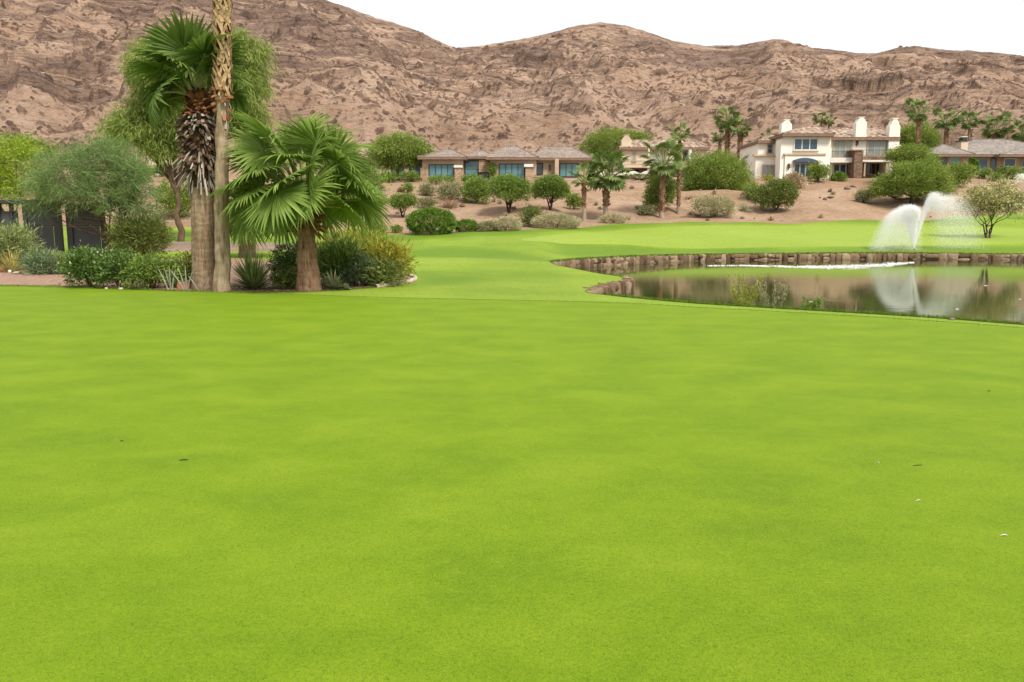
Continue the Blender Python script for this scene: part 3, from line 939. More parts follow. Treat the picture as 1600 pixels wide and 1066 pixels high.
def stubs(rng, org, rfun, z0, z1, n, L, W, el0, el1, curl=.0, hang=None):
    """thick cut leaf bases sticking out of a trunk, as little wedges"""
    mb = MB()
    for i in range(n):
        t = (i + rng.rand()) / n
        z = lerp(z0, z1, t); r = rfun(z)
        a = rng.rand() * 2 * pi
        el = lerp(el0, el1, t) + rng.normal() * .32
        l = L * (.6 + .8 * rng.rand()); w = W * (.6 + .8 * rng.rand())
        d = np.array((math.cos(a) * math.cos(el), math.sin(a) * math.cos(el), math.sin(el)))
        s = np.array((-math.sin(a), math.cos(a), rng.normal() * .3)); u = np.cross(d, s)
        p0 = np.array((math.cos(a) * r * .9, math.sin(a) * r * .9, z))
        p1 = p0 + d * l * .55; p2 = p0 + d * l + np.array((0, 0, -curl * l))
        V = []
        for p, k in ((p0, 1.0), (p1, .85), (p2, .6)):
            V += [p - s * w * k * .5 - u * w * .12, p + s * w * k * .5 - u * w * .12, p + s * w * k * .35 + u * w * .22, p - s * w * k * .35 + u * w * .22]
        F = []
        for k in (0, 4):
            F += [(k + j, k + (j + 1) % 4, k + 4 + (j + 1) % 4, k + 4 + j) for j in range(4)]
        F.append((8, 9, 10, 11))
        mb.add(np.array(V) + np.asarray(org), F)
    return mb

def trunk_tube(name, mats, parent, pts, rad, rng, k=20, rough=.05):
    mb = MB(); mb.tube(pts, rad, k, 0, True, rough, rng)
    return mb.build(name, mats, parent, smooth=True)

def trunk_line(base, top, n=12, wob=.02, rng=None):
    t = np.linspace(0, 1, n)[:, None]
    p = np.asarray(base) + (np.asarray(top) - np.asarray(base)) * t
    if rng is not None:
        w = rng.normal(size=(n, 3)) * wob; w[0] = 0; w[-1] = 0; w[:, 2] = 0
        p = p + w
    p[0, 2] -= .12
    return p

# --- stout palm with a thick collar of dead stubs and a small tuft of upright leaves
rng = rs(11)
b = G(322, 452); D = b[1]
top = P(311, 156, D - .2)
t = thing('fan_palm', b, 'stout fan palm with a shaggy dark collar of dead stubs under upright leaves', 'palm tree', 'palms in the garden bed')
pts = trunk_line(b, top, 26, .006, rng)
hz = np.linspace(0, 1, 26)
H_A = top[2] - b[2]
trunk_tube('trunk', M_trunkA, t, pts, np.interp(hz, [0, .04, .25, .5, .56, 1], [.44, .40, .37, .335, .30, .24]), rng, 24, .012)
def axis(z, b=b, top=top): return b + (top - b) * ((z - b[2]) / (top[2] - b[2]))
zA = lambda py: P(311, py, D - .1)[2]
mb = MB()
cent = lambda z: axis(z)
def collar(n, z0, z1, r0, r1, L, W, e0, e1, curl):
    out = MB()
    for kk in range(6):
        za, zb = lerp(z0, z1, kk / 6), lerp(z0, z1, (kk + 1) / 6)
        c = axis((za + zb) / 2)
        m_ = stubs(rng, (c[0], c[1], 0), lambda z: lerp(r0, r1, (z - z0) / (z1 - z0)), za, zb, n // 6, L, W, lerp(e0, e1, kk / 6), lerp(e0, e1, (kk + 1) / 6), curl)
        for V_, F_ in zip(m_.V, m_.F4): out.V.append(V_); 
        out.F4 += [f + out.n for f in m_.F4]; out.M4 += m_.M4; out.n += m_.n
    return out
# core under the collar
c0, c1 = axis(zA(292)), axis(zA(150))
m_ = MB(); m_.tube([c0, axis(zA(262)), axis(zA(235)), axis(zA(205)), axis(zA(178)), c1], [.33, .40, .46, .48, .36, .16], 18, 0, True, .16, rng)
col_ = m_.build('frond_collar', M_core, t)
collar(170, zA(290), zA(235), .37, .45, .42, .055, -1.35, -.85, .1).build('bleached_stubs', M_ash, col_)
collar(300, zA(262), zA(190), .42, .44, .26, .11, -1.0, .2, .15).build('dark_stubs', M_dead, col_)
collar(90, zA(212), zA(184), .44, .38, .24, .11, -.1, .5, .5).build('bleached_stubs', M_ash, col_)
collar(180, zA(185), zA(150), .36, .16, .26, .13, .5, 1.1, .1).build('red_stubs', M_bootred, col_)
Q, S = palm_crown(rng, top + np.array((0, 0, -.05)), 15, 1.1, 1.1, 34, 1.5, .85, .12, 5, .05, .25,
                  az_list=[2.6, 1.2, 3.6, 4.4, 5.3, .3, 2.9, 3.3, 1.8, 5.9, 2.4, 4.0])
mb = MB(); mb.quads(Q, 0); mb.quads(S, 1)
Q2, S2 = palm_crown(rng, top, 5, 1.1, 1.0, 30, .55, .25, .75, 5, .05, .1, az_list=[2.7, 3.5, .2, 4.2, 3.0])
mb.quads(Q2, 0); mb.quads(S2, 1)
mb.build('crown', [M_pal[0], M_pet], t, weld=True)

# --- tall slim palm whose crown is above the frame
rng = rs(12)
b = G(347, 455.5); D = b[1]
zt = 11.0
x170 = P(347.5, 165, D)
t = thing('tall_fan_palm', b, 'tall slim palm with criss-crossed leaf bases on its upper trunk', 'palm tree', 'palms in the garden bed')
slope = (x170 - b) / (x170[2] - b[2])
top = b + slope * (zt - b[2])
pts = trunk_line(b, top, 40, .016, rng)
hh = (pts[:, 2] - b[2])
rad = np.interp(hh, [-.2, 0, .15, .8, 2.5, 4.2, 5.2, 5.6, 11], [.27, .265, .25, .225, .20, .185, .175, .20, .22])
trunk_tube('trunk', M_trunkB, t, pts, rad, rng, 20, .05)
z1_ = x170[2]
ctr_ = lambda z: b + slope * (z - b[2])
mb = MB()
for za in np.arange(z1_ + .25, zt - .2, .5):
    c = ctr_(za + .25)
    mb.quads(boots_criss(rng, (c[0], c[1], 0), .21, .21, za, za + .5, 6, .165, .075, .055, .40))
mc = MB(); mc.tube([ctr_(z1_ + .1), ctr_(z1_ + .5), ctr_(zt)], [.17, .222, .222], 18)
bo = mc.build('boot_core', M_core, t)
mb.build('leaf_bases', M_boot, bo)
st_ = stubs(rng, (*ctr_(z1_ + .1)[:2], 0), lambda z: .20, z1_ - .42, z1_ + .42, 12, .22, .09, -1.4, -.7, .25)
sa_ = st_
st_ = stubs(rng, (*ctr_(z1_ + .1)[:2], 0), lambda z: .19, z1_ - .35, z1_ + .45, 40, .15, .15, -1.3, .2, .1)
for V_ in sa_.V: st_.V.append(V_)
st_.F4 += [f + st_.n for f in sa_.F4]; st_.M4 += [m + 1 for m in sa_.M4]; st_.n += sa_.n
st_.build('boot_stubs', [M_bootred, M_ash], t)
Q, S = palm_crown(rng, top, 30, 1.2, 1.1, 26, 1.4, -.5, .25, 5, .12, .3)
mb = MB(); mb.quads(Q, 0); mb.quads(S, 1)
mb.build('crown', [M_pal[0], M_pet], t, weld=True)

# --- broad low palm with the full crown
def full_palm(name, base_px, top_px, seed, label, rads, n, pet, rad, nseg, lo, leaf, tmat, boot=True, dz=.0, tall=0, group='palms in the garden bed', sag=.24, detail=5, skirt=0):
    rng = rs(seed)
    b = G(*base_px); D = b[1]
    top = P(*top_px, D)
    t = thing(name, b, label, 'palm tree', group)
    pts = trunk_line(b, top, 18, .01, rng)
    f = np.linspace(0, 1, 18)
    trunk_tube('trunk', tmat, t, pts, np.interp(f, [0, .06, .3, .75, 1], rads), rng, 24, .03)
    ax = lambda s: b + (top - b) * s
    hT = np.linalg.norm(top - b)
    if boot:
        c = ax(.93)
        z0, z1 = ax(.80)[2], ax(1.02)[2]
        st = stubs(rng, (c[0], c[1], 0), lambda z: rads[3] * 1.08, z0, z1, 90, .30, .13, -.2, .95, .12)
        st.build('leaf_stubs', M_bootred, t)
    Q, S = palm_crown(rng, top + np.array((0, 0, dz)), n, pet, rad, nseg, 1.5, lo, sag, detail, rads[4] * .5, .35, tall=tall)
    mb = MB(); mb.quads(Q, 0); mb.quads(S, 1)
    mb.build('crown', [leaf, M_pet], t, weld=True)
    return t
full_palm('fan_palm', (483, 454.5), (477, 338), 21, 'broad low fan palm with full round crown on short flared reddish trunk', (.42, .37, .315, .25, .24), 42, 1.28, 1.12, 48, -.10, M_pal[1], M_trunkC, sag=.11, dz=.30, tall=.48)
full_palm('fan_palm', (386, 402), (388, 338), 22, 'smaller fan palm half hidden behind the broad palm and the tall slim one', (.52, .46, .42, .40, .38), 24, .95, 1.15, 30, -.45, M_pal[0], M_trunkA, boot=False, sag=.16, tall=.5)

# --- distant palms
def far_palm(px, pyb, pyt, cw, seed, label, tw=10, low=.35, lean=0, D=None, n=26, lo=-.55, name='fan_palm', group='palms on the slope and between the houses', up=1.5):
    """px, foot row and crown-base row, crown width in photo pixels, trunk width in pixels"""
    rng = rs(seed)
    if D is None: b = G(px, pyb)
    else:
        b = P(px, pyb, D); b[2] = min(b[2], float(H(b[0], b[1])))
    D = b[1]; s = D / F
    top = P(px + lean, pyt, D)
    t = thing(name, b, label, 'palm tree', group)
    r = tw * s / 2 * .82
    pts = trunk_line(b, top, 9, .02, rng)
    f = np.linspace(0, 1, 9)
    mb = MB(); mb.tube(pts, r * np.interp(f, [0, .1, .35, .4, .9, 1], [.95, .75, .7, .75, .75, .6]), 10, 0, True, .1, rng)
    h = np.linalg.norm(top - b)
    o = mb.build('trunk', M_farlow, t, smooth=True)
    # dead leaf bases wrapped round the upper trunk
    z0 = b[2] + h * low
    ax = lambda z: b + (top - b) * ((z - b[2]) / (top[2] - b[2]))
    ms = MB()
    ms.tube([ax(z) for z in np.linspace(z0, top[2], 6)], r * np.array((.78, .86, .84, .82, .85, .6)), 10, 0, True, .15, rng)
    k = max(20, int((top[2] - z0) * 26))
    c = ax((z0 + top[2]) / 2)
    st = stubs(rng, (c[0], c[1], 0), lambda z: r * .8, z0, top[2], k, r * .6, r * .6, .7, 1.1, 0)
    ms.F4 += [q + ms.n for q in st.F4]; ms.V += st.V; ms.M4 += st.M4; ms.n += st.n
    ms.build('leaf_bases', M_fartr, t)
    W = cw * s / 2 * .9
    lo = lo * .55
    Q, S = palm_crown(rng, top, int(n * .85), W * .48, W * .52, 17, up, lo, .20 / max(W, .5), 3, r * .4, W * .10, tall=2.1, hk=.5)
    mb = MB(); mb.quads(Q, 0); mb.quads(S, 1)
    mb.build('crown', [M_pal[2], M_pet], t, weld=True)
    return t
far_palm(946, 343, 284, 66, 31, 'thick palm with a dense round crown on the slope, second from the left of four', 13, .35, 2, n=46, lo=-.7)
far_palm(913, 346, 287, 40, 32, 'thin young palm with a small crown, leftmost of the four on the slope', 10, .35, -1, n=18, lo=-.35)
far_palm(1034, 341, 262, 60, 33, 'tall palm with a wide open crown in front of the cream balcony house', 12, .12, 2, n=30, lo=-.75)
far_palm(1060, 334, 214, 34, 34, 'slim tall palm just right of the wide open crowned palm', 8.5, .1, 2, n=22, lo=-.8)
far_palm(1136, 300, 193, 37, 35, 'tallest palm of the three behind the big green bush', 9, .1, 0, D=128, n=36, lo=-.9)
far_palm(1155, 300, 206, 32, 36, 'thick-trunked palm right of the tallest one behind the big green bush', 10, .1, 1, D=126, n=30, lo=-.9)
far_palm(1124, 300, 219, 22, 37, 'small palm left of the tallest one behind the big green bush', 6, .1, 0, D=131, n=22, lo=-.7)
far_palm(1283, 260, 190, 22, 38, 'palm top showing over the middle of the tiled mansion roof, left of two', 7, .2, 0, D=131, n=26, lo=-.7)
far_palm(1296, 260, 192, 18, 39, 'smaller palm top over the tiled mansion roof, right of two', 7, .2, 0, D=133, n=20, lo=-.8)
far_palm(1434, 290, 181, 36, 40, 'slim palm just right of the mansion chimney, tallest of the row on the right', 7.5, .1, 0, D=123, n=32, lo=-.85)
far_palm(1478, 260, 195, 35, 41, 'palm rising behind the left end of the grey-roofed bungalow', 8, .1, 0, D=127, n=32, lo=-.85)
far_palm(1515, 260, 194, 29, 42, 'palm beside the bungalow chimney with a thin dark-topped trunk', 6.5, .1, 0, D=131, n=28, lo=-.85)
far_palm(1554, 260, 206, 37, 43, 'short palm with a broad crown above the bungalow ridge', 10, .1, 0, D=130, n=34, lo=-.9)
far_palm(1598, 260, 212, 38, 44, 'palm cut by the right edge above the bungalow roof', 9, .1, 0, D=128, n=32, lo=-.9)
far_palm(1198, 262, 219, 20, 45, 'tiny palm head peeping over the low left roof of the mansion', 6, .2, 0, D=133, n=20, lo=-.6)

# ------------------------------------------------------------------ trees and shrubs
LM = dict(
    feather=leafmat('blue_green_feather_leaf', (.092, .175, .040), (.150, .250, .070), (.250, .340, .115), .38, .5),
    lime=leafmat('lime_leaf', (0.147, 0.228, 0.013), (0.250, 0.356, 0.024), (0.371, 0.455, 0.046), .35, .4),
    willow=leafmat('yellow_green_willow_leaf', (0.138, 0.190, 0.028), (0.236, 0.305, 0.057), (0.356, 0.402, 0.115), .35, .35, tint=(0.230, 0.287, 0.057)),
    dark=leafmat('glossy_dark_leaf', (0.028, 0.068, 0.010), (0.069, 0.137, 0.018), (0.190, 0.274, 0.053), .2, 1.2, .35, .5),
    fresh=leafmat('fresh_green_leaf', (0.061, 0.122, 0.016), (0.129, 0.220, 0.029), (0.276, 0.342, 0.072), .28, 1.2),
    olive=leafmat('olive_needle_leaf', (0.061, 0.091, 0.016), (0.113, 0.152, 0.026), (0.216, 0.243, 0.060), .25, .8),
    gold=leafmat('golden_green_leaf', (0.138, 0.172, 0.016), (0.265, 0.265, 0.025), (0.460, 0.391, 0.048), .3, 1.0),
    ygreen=leafmat('yellow_green_leaf', (0.138, 0.184, 0.021), (0.247, 0.282, 0.034), (0.391, 0.397, 0.069), .3, .9),
    bluish=leafmat('blue_green_leaf', (0.061, 0.106, 0.043), (0.121, 0.182, 0.077), (0.224, 0.281, 0.139), .25, .9),
    agave=leafmat('agave_leaf', (0.172, 0.213, 0.113), (0.293, 0.319, 0.171), (0.466, 0.470, 0.277), .1, 2),
    yucca=leafmat('yucca_leaf', (0.241, 0.243, 0.060), (0.414, 0.380, 0.106), (0.724, 0.546, 0.185), .2, 3),
    spiky=leafmat('desert_spoon_leaf', (0.103, 0.152, 0.039), (0.190, 0.251, 0.072), (0.345, 0.380, 0.146), .2, 2),
    mesq=leafmat('mesquite_leaf', (0.086, 0.144, 0.021), (0.164, 0.243, 0.034), (0.301, 0.365, 0.069), .32, .35),
    mid=leafmat('desert_tree_leaf', (0.075, 0.132, 0.018), (0.138, 0.218, 0.032), (0.253, 0.333, 0.063), .28, .5),
    hedge=leafmat('clipped_hedge_leaf', (0.048, 0.106, 0.010), (0.103, 0.198, 0.018), (0.207, 0.312, 0.045), .25, .8),
    sage=leafmat('grey_sage_leaf', (0.267, 0.251, 0.132), (0.389, 0.356, 0.198), (0.544, 0.485, 0.291), .25, .7),
    scrub=leafmat('dry_scrub_twig', (0.190, 0.144, 0.072), (0.328, 0.251, 0.139), (0.517, 0.402, 0.251), .15, .8),
    brown=leafmat('brown_scrub_twig', (0.155, 0.091, 0.051), (0.259, 0.160, 0.095), (0.397, 0.258, 0.159), .1, .8),
    greyg=leafmat('grey_green_scrub', (0.129, 0.144, 0.060), (0.216, 0.220, 0.099), (0.345, 0.327, 0.159), .25, .7),
    pale=leafmat('pale_blossom_leaf', (0.147, 0.175, 0.046), (0.259, 0.274, 0.086), (0.690, 0.577, 0.317), .25, .7))
M_wood = noisy('brown_wood', (.070, .042, .026), (.16, .105, .065), 6, .9, .6, .03, (1, 1, .4))
M_wdark = noisy('dark_wood', (.030, .020, .014), (.075, .050, .034), 6, .9, .5, .03, (1, 1, .4))

def tree(name, label, cat, base, lobes, leaf, seed, trunk_h, r0, nclump, per, cr, L, W, stems=1, wood=None, group=None, out=.8, rnd=.7, up=0, zmin=-.6, shell=.5, ntw=24, spread=.25):
    """base: world foot; lobes in metres relative to the foot: (dx, dy, dz, rx, ry, rz)"""
    rng = rs(seed)
    base = np.asarray(base, float)
    t = thing(name, base, label, cat, group)
    lb = [(base + np.array(l[:3]), np.array(l[3:])) for l in lobes]
    Q, cc = crown(rng, lb, nclump, per, cr, L, W, out, rnd, up, zmin=zmin, shell=shell)
    mb = MB()
    for s in range(stems):
        a = s * 2 * pi / stems + rng.rand()
        off = np.array((math.cos(a), math.sin(a), 0)) * (spread if stems > 1 else 0)
        sub = lb[s::stems] if stems > 1 else lb
        if not sub: sub = [lb[s % len(lb)]]
        tp = base + off * (.8 + trunk_h) + np.array((rng.normal() * .05, rng.normal() * .05, trunk_h))
        branchy(mb, rng, base + off * .35 - np.array((0, 0, .15)), tp, sub, r0, cc if stems == 1 else cc[rng.rand(len(cc)) < 1 / stems], ntw)
    mb.build('trunk', wood or M_wood, t, smooth=True)
    m = MB(); m.quads(Q)
    m.build('crown', leaf, t)
    return t

def lobes_px(base, D, lst, depth=.85):
    """lobes given in photo pixels: (cx, cy, half width, half height) at distance D, returned relative to base"""
    s = D / F; out = []
    for i, (cx, cy, rx, ry) in enumerate(lst):
        c = P(cx, cy, D) - base
        out.append((c[0], c[1] + ((i * 7919) % 5 - 2) * .18 * rx * s, c[2], rx * s, rx * s * depth, ry * s))
    return out

# feathery tree by the dark enclosure
D = 42.0
b = P(176, 402, D); b[2] = float(H(b[0], b[1]))
tree('feathery_tree', 'airy blue-green feathery tree with bent stems in front of the dark fence', 'tree', b,
     lobes_px(b, D, [(110, 280, 52, 40), (165, 270, 50, 46), (205, 292, 34, 40), (80, 295, 34, 30), (140, 312, 55, 24), (195, 318, 34, 24), (150, 245, 50, 24), (120, 252, 30, 20), (215, 328, 24, 16), (205, 268, 24, 28), (60, 322, 22, 20)]),
     LM['feather'], 51, 1.0, .085, 640, 34, .20, .44, .020, stems=3, out=.7, rnd=.55, up=-.18, zmin=-.7, shell=.25, ntw=60, spread=.30)
# lime trees behind it
D = 50.0
b = P(20, 392, D); b[2] = float(H(b[0], b[1]))
tree('lime_green_tree', 'bright lime-green tree above the dark fence at the left edge', 'tree', b,
     lobes_px(b, D, [(-10, 260, 40, 40), (30, 275, 36, 36), (20, 240, 30, 26), (-50, 270, 50, 50), (48, 300, 26, 22), (0, 305, 40, 24)]),
     LM['lime'], 52, 2.0, .12, 340, 46, .26, .22, .045, out=.7, rnd=.7, up=-.15, ntw=20)
D = 64.0
b = P(62, 370, D); b[2] = float(H(b[0], b[1]))
tree('green_tree', 'flat-topped green tree behind the lime tree at the left', 'tree', b,
     lobes_px(b, D, [(50, 232, 24, 14), (68, 240, 14, 12), (34, 240, 16, 14), (15, 222, 22, 12)]),
     LM['mesq'], 53, 5.0, .12, 110, 44, .28, .22, .06, up=-.05, ntw=14)
# willow-like tree behind the palms
D = 60.0
b = P(282, 372, D); b[2] = float(H(b[0], b[1]))
tree('weeping_tree', 'tall yellow-green weeping tree behind the two palm trunks', 'tree', b,
     lobes_px(b, D, [(280, 118, 66, 52), (372, 108, 44, 58), (250, 165, 44, 36), (225, 200, 56, 36), (300, 195, 40, 34), (385, 160, 30, 44), (392, 200, 28, 30), (200, 205, 30, 24), (240, 100, 30, 34), (330, 80, 40, 30), (255, 235, 30, 24), (390, 80, 22, 26), (350, 185, 40, 40)]),
     LM['willow'], 54, 4.2, .22, 2000, 40, .32, .40, .042, out=.45, rnd=.5, up=-.85, shell=.3, ntw=60, wood=M_wood)
# green tree behind the broad palm
D = 54.0
b = P(512, 376, D); b[2] = float(H(b[0], b[1]))
tree('round_tree', 'small round tree with a dark forked trunk right behind the broad fan palm', 'tree', b,
     lobes_px(b, D, [(512, 318, 40, 24), (545, 300, 40, 30), (578, 298, 24, 36), (480, 310, 28, 24), (575, 280, 20, 20), (530, 335, 30, 14)]),
     LM['mid'], 55, 1.6, .14, 330, 34, .25, .26, .045, wood=M_wdark, ntw=30)
# acacia behind bungalow's left end
D = 112.0
b = P(621, 278, D); b[2] = float(H(b[0], b[1]))
tree('spreading_tree', 'broad flat-crowned tree at the left end of the low bungalow', 'tree', b,
     lobes_px(b, D, [(628, 232, 38, 18), (602, 240, 26, 16), (655, 240, 18, 16), (628, 250, 34, 14), (590, 232, 12, 10), (610, 255, 22, 12)]),
     LM['mesq'], 56, 1.7, .28, 560, 62, .42, .25, .075, wood=M_wdark, ntw=30, zmin=-.7)
# big tree behind the cream house
D = 136.0
b = P(955, 262, D); b[2] = float(H(b[0], b[1]))
tree('broad_tree', 'broad pale-green tree rising behind the cream balcony house', 'tree', b,
     lobes_px(b, D, [(950, 224, 32, 18), (975, 218, 34, 15), (925, 235, 18, 16), (1000, 224, 20, 14), (940, 245, 26, 14)]),
     LM['mesq'], 57, 2.0, .3, 460, 60, .45, .27, .085, ntw=10)
# tree between mansion and right bungalow
D = 134.0
b = P(1432, 262, D); b[2] = float(H(b[0], b[1]))
tree('broad_tree', 'rounded green tree between the mansion chimney and the grey-roofed bungalow', 'tree', b,
     lobes_px(b, D, [(1430, 212, 24, 18), (1450, 222, 20, 16), (1415, 218, 16, 16), (1435, 232, 30, 14)]),
     LM['mesq'], 58, 2.2, .3, 400, 60, .42, .27, .085, ntw=10)
# big green bush tree left of mansion
D = 99.0
b = P(1108, 306, D); b[2] = float(H(b[0], b[1]))
tree('bushy_tree', 'large dense green bushy tree left of the white mansion', 'tree', b,
     lobes_px(b, D, [(1120, 270, 38, 24), (1095, 276, 26, 22), (1150, 275, 20, 20), (1110, 293, 32, 14), (1082, 290, 14, 14), (1140, 294, 24, 12), (1128, 252, 18, 12), (1086, 252, 11, 10), (1162, 288, 15, 14), (1105, 255, 12, 10)]),
     LM['mesq'], 59, .5, .2, 900, 62, .40, .24, .060, stems=2, ntw=14, zmin=-.9)
# mesquites right of the mansion
D = 90.0
b = P(1424, 318, D); b[2] = float(H(b[0], b[1]))
tree('mesquite_tree', 'wide umbrella-shaped green tree with a short dark trunk behind the water spray', 'tree', b,
     lobes_px(b, D, [(1428, 277, 42, 17), (1396, 289, 26, 13), (1458, 285, 28, 18), (1425, 296, 50, 12), (1445, 264, 20, 11), (1412, 268, 22, 12), (1378, 298, 12, 8), (1475, 296, 16, 10)]),
     LM['mesq'], 60, .9, .22, 820, 58, .34, .25, .050, wood=M_wdark, ntw=30, zmin=-.6)
D = 104.0
b = P(1410, 280, D); b[2] = float(H(b[0], b[1]))
tree('mesquite_tree', 'lighter flat tree crown in front of the mansion right end', 'tree', b,
     lobes_px(b, D, [(1418, 240, 28, 9), (1440, 248, 24, 10), (1400, 247, 14, 8), (1426, 254, 30, 9)]),
     LM['mesq'], 61, 1.4, .18, 360, 56, .34, .24, .060, ntw=12)
# multi-stemmed blossom tree on the right lawn
b = G(1543, 372); D = b[1]
tree('multi_stem_tree', 'small vase-shaped tree with many stems and pale blossom on the right lawn', 'tree', b,
     lobes_px(b, D, [(1545, 305, 34, 16), (1520, 318, 18, 16), (1575, 316, 24, 20), (1550, 322, 34, 14), (1590, 306, 14, 14), (1560, 292, 22, 10), (1528, 300, 14, 12), (1510, 325, 8, 8), (1592, 330, 10, 10)]),
     LM['pale'], 62, 1.1, .062, 260, 24, .22, .20, .075, stems=5, wood=M_wdark, ntw=40, spread=.24, shell=.15, zmin=-.9)

# ---- shrubs: every row is (name, label, category, x, foot row, half width, height in px, leaf, style, seed, group, distance)
def shrub(name, label, cat, x, yb, hw, hp, leaf, style, seed, group=None, D=None, dens=1.0):
    rng = rs(seed)
    if D is None: b = G(x, yb)
    else:
        b = P(x, yb, D); b[2] = float(H(b[0], b[1]))
    D = b[1]; s = D / F
    W, Ht = hw * s, (HZ + (CAMH - b[2]) / s - (yb - hp)) * s if False else hp * s
    t = thing(name, b, label, cat, group)
    if style in ('dome', 'clip', 'loose', 'fine', 'leggy'):
        lift = .30 if style == 'leggy' else 0.0
        hh = Ht * (1 - lift)
        lb = []
        nl = {'clip': 1, 'dome': 5, 'fine': 5, 'loose': 8, 'leggy': 6}[style]
        if style == 'clip':
            lb = [(b + np.array((0, 0, hh * .46)), np.array((W, W * .8, hh * .56)))]
        else:
            lb.append((b + np.array((0, 0, Ht * lift + hh * .5)), np.array((W * .78, W * .7, hh * .5))))
            for k in range(nl):
                a = k * 2 * pi / nl + rng.rand() * .8
                e = .35 + .4 * rng.rand()
                lb.append((b + np.array((math.cos(a) * W * .52, math.sin(a) * W * .45, Ht * lift + hh * (.28 + .42 * rng.rand()))), np.array((W * .46, W * .42, hh * (.30 + .12 * rng.rand())))))
        px2 = hw * hp
        LL = max(.075, 2.0 * s) if style != 'fine' else max(.20, 5.0 * s)
        LL = min(LL, W * .35)
        WW = LL * {'clip': .5, 'dome': .5, 'loose': .55, 'fine': .15, 'leggy': .45}[style]
        if name == 'sage_mound': LL, WW = max(.16, 3 * s), max(.035, .65 * s)
        if style == 'fine': dens = dens * 2.0
        area = W * Ht * 12
        n = dens * area / (LL * WW) * {'clip': 2.6, 'leggy': 2.3, 'dome': 1.9}.get(style, 1.5)
        n = min(n, 24000)
        per = 16
        Q, cc = crown(rng, lb, int(n / per), per, LL * (1.1 if style != 'clip' else .7), LL, WW, out=.9 if style != 'fine' else 1.1, rnd=.3 if name == 'sage_mound' else .6 if style != 'fine' else .4, up=.25 if style in ('fine', 'loose') else .1, zmin=-.75, shell=.45 if style != 'clip' else .74)
        Q = Q[Q[:, :, 2].min(1) > b[2] - .05]
        mb = MB()
        st = 5 if style != 'leggy' else 3
        tw = max(.02, W * .035)
        for k in range(st):
            a = k * 2 * pi / st + rng.rand()
            e = b + np.array((math.cos(a) * W * .5, math.sin(a) * W * .4, Ht * .62))
            m_ = b + (e - b) * .5 + np.array((0, 0, .08 * Ht))
            mb.tube([b - np.array((0, 0, .08)), m_, e], [tw * (1.6 if style == 'leggy' else 1), tw * .8, tw * .3], 5)
        for i in rng.choice(len(cc), min(14, len(cc)), False):
            mb.tube([b + np.array((0, 0, Ht * .2)), (b + cc[i]) / 2 + np.array((0, 0, .05 * Ht)), cc[i]], [tw * .5, tw * .35, tw * .15], 4)
        mb.build('stems', M_wdark if style == 'leggy' else M_wood, t)
        m = MB(); m.quads(Q); m.build('leaves', leaf, t)
    elif style in ('spike', 'agave', 'grass', 'twig'):
        n = int({'spike': 170, 'agave': 90, 'grass': 260, 'twig': 130}[style] * dens)
        L = max(W, Ht) * {'spike': 1.05, 'agave': 1.0, 'grass': 1.0, 'twig': 1.0}[style]
        wd = {'spike': .018 * L + .012, 'agave': .17 * L, 'grass': max(.010, .35 * s), 'twig': max(.012, .5 * s)}[style]
        Q = []
        for k in range(n):
            el = math.asin(rng.rand() ** (.75 if style != 'agave' else 1.2)) * .98 + .06
            az = rng.rand() * 2 * pi
            l = L * (.72 + .34 * rng.rand()) * (lerp(W, Ht, math.sin(el) ** 2) / L)
            d0 = np.array((math.cos(az) * math.cos(el), math.sin(az) * math.cos(el), math.sin(el)))
            sd_ = np.array((-math.sin(az), math.cos(az), rng.normal() * .2))
            o = b + np.array((math.cos(az), math.sin(az), 0)) * W * (.06 if style != 'twig' else .2) * rng.rand() + np.array((0, 0, .02))
            bend = {'spike': .10, 'agave': .12, 'grass': .35, 'twig': .1}[style] * l * math.cos(el)
            ks = (0, .35, .7, 1.0); ws = {'agave': (.8, 1.0, .7, .03)}.get(style, (.9, 1.0, .7, .1))
            pp_ = [o + d0 * l * q - np.array((0, 0, bend * q * q)) for q in ks]
            for i in range(3):
                Q.append((pp_[i] - sd_ * wd * ws[i] * .5, pp_[i] + sd_ * wd * ws[i] * .5, pp_[i + 1] + sd_ * wd * ws[i + 1] * .5, pp_[i + 1] - sd_ * wd * ws[i + 1] * .5))
        if style in ('twig',):
            Qt, _ = crown(rng, [(b + np.array((0, 0, Ht * .5)), np.array((W * .9, W * .8, Ht * .5)))], int(40 * dens), 14, W * .14, max(.1, 2.2 * s), max(.02, .55 * s), out=.6, rnd=.9)
            Q = np.concatenate([np.array(Q), Qt])
        Q = np.array(Q)
        if style in ('spike', 'agave'):
            mb = MB(); mb.tube([b - np.array((0, 0, .1)), b + np.array((0, 0, Ht * .18))], [W * .10, W * .07], 8, 0, True, .1, rng)
            mb.build('stem', M_wood, t)
        m = MB(); m.quads(Q); m.build('leaves', leaf, t)
    return t

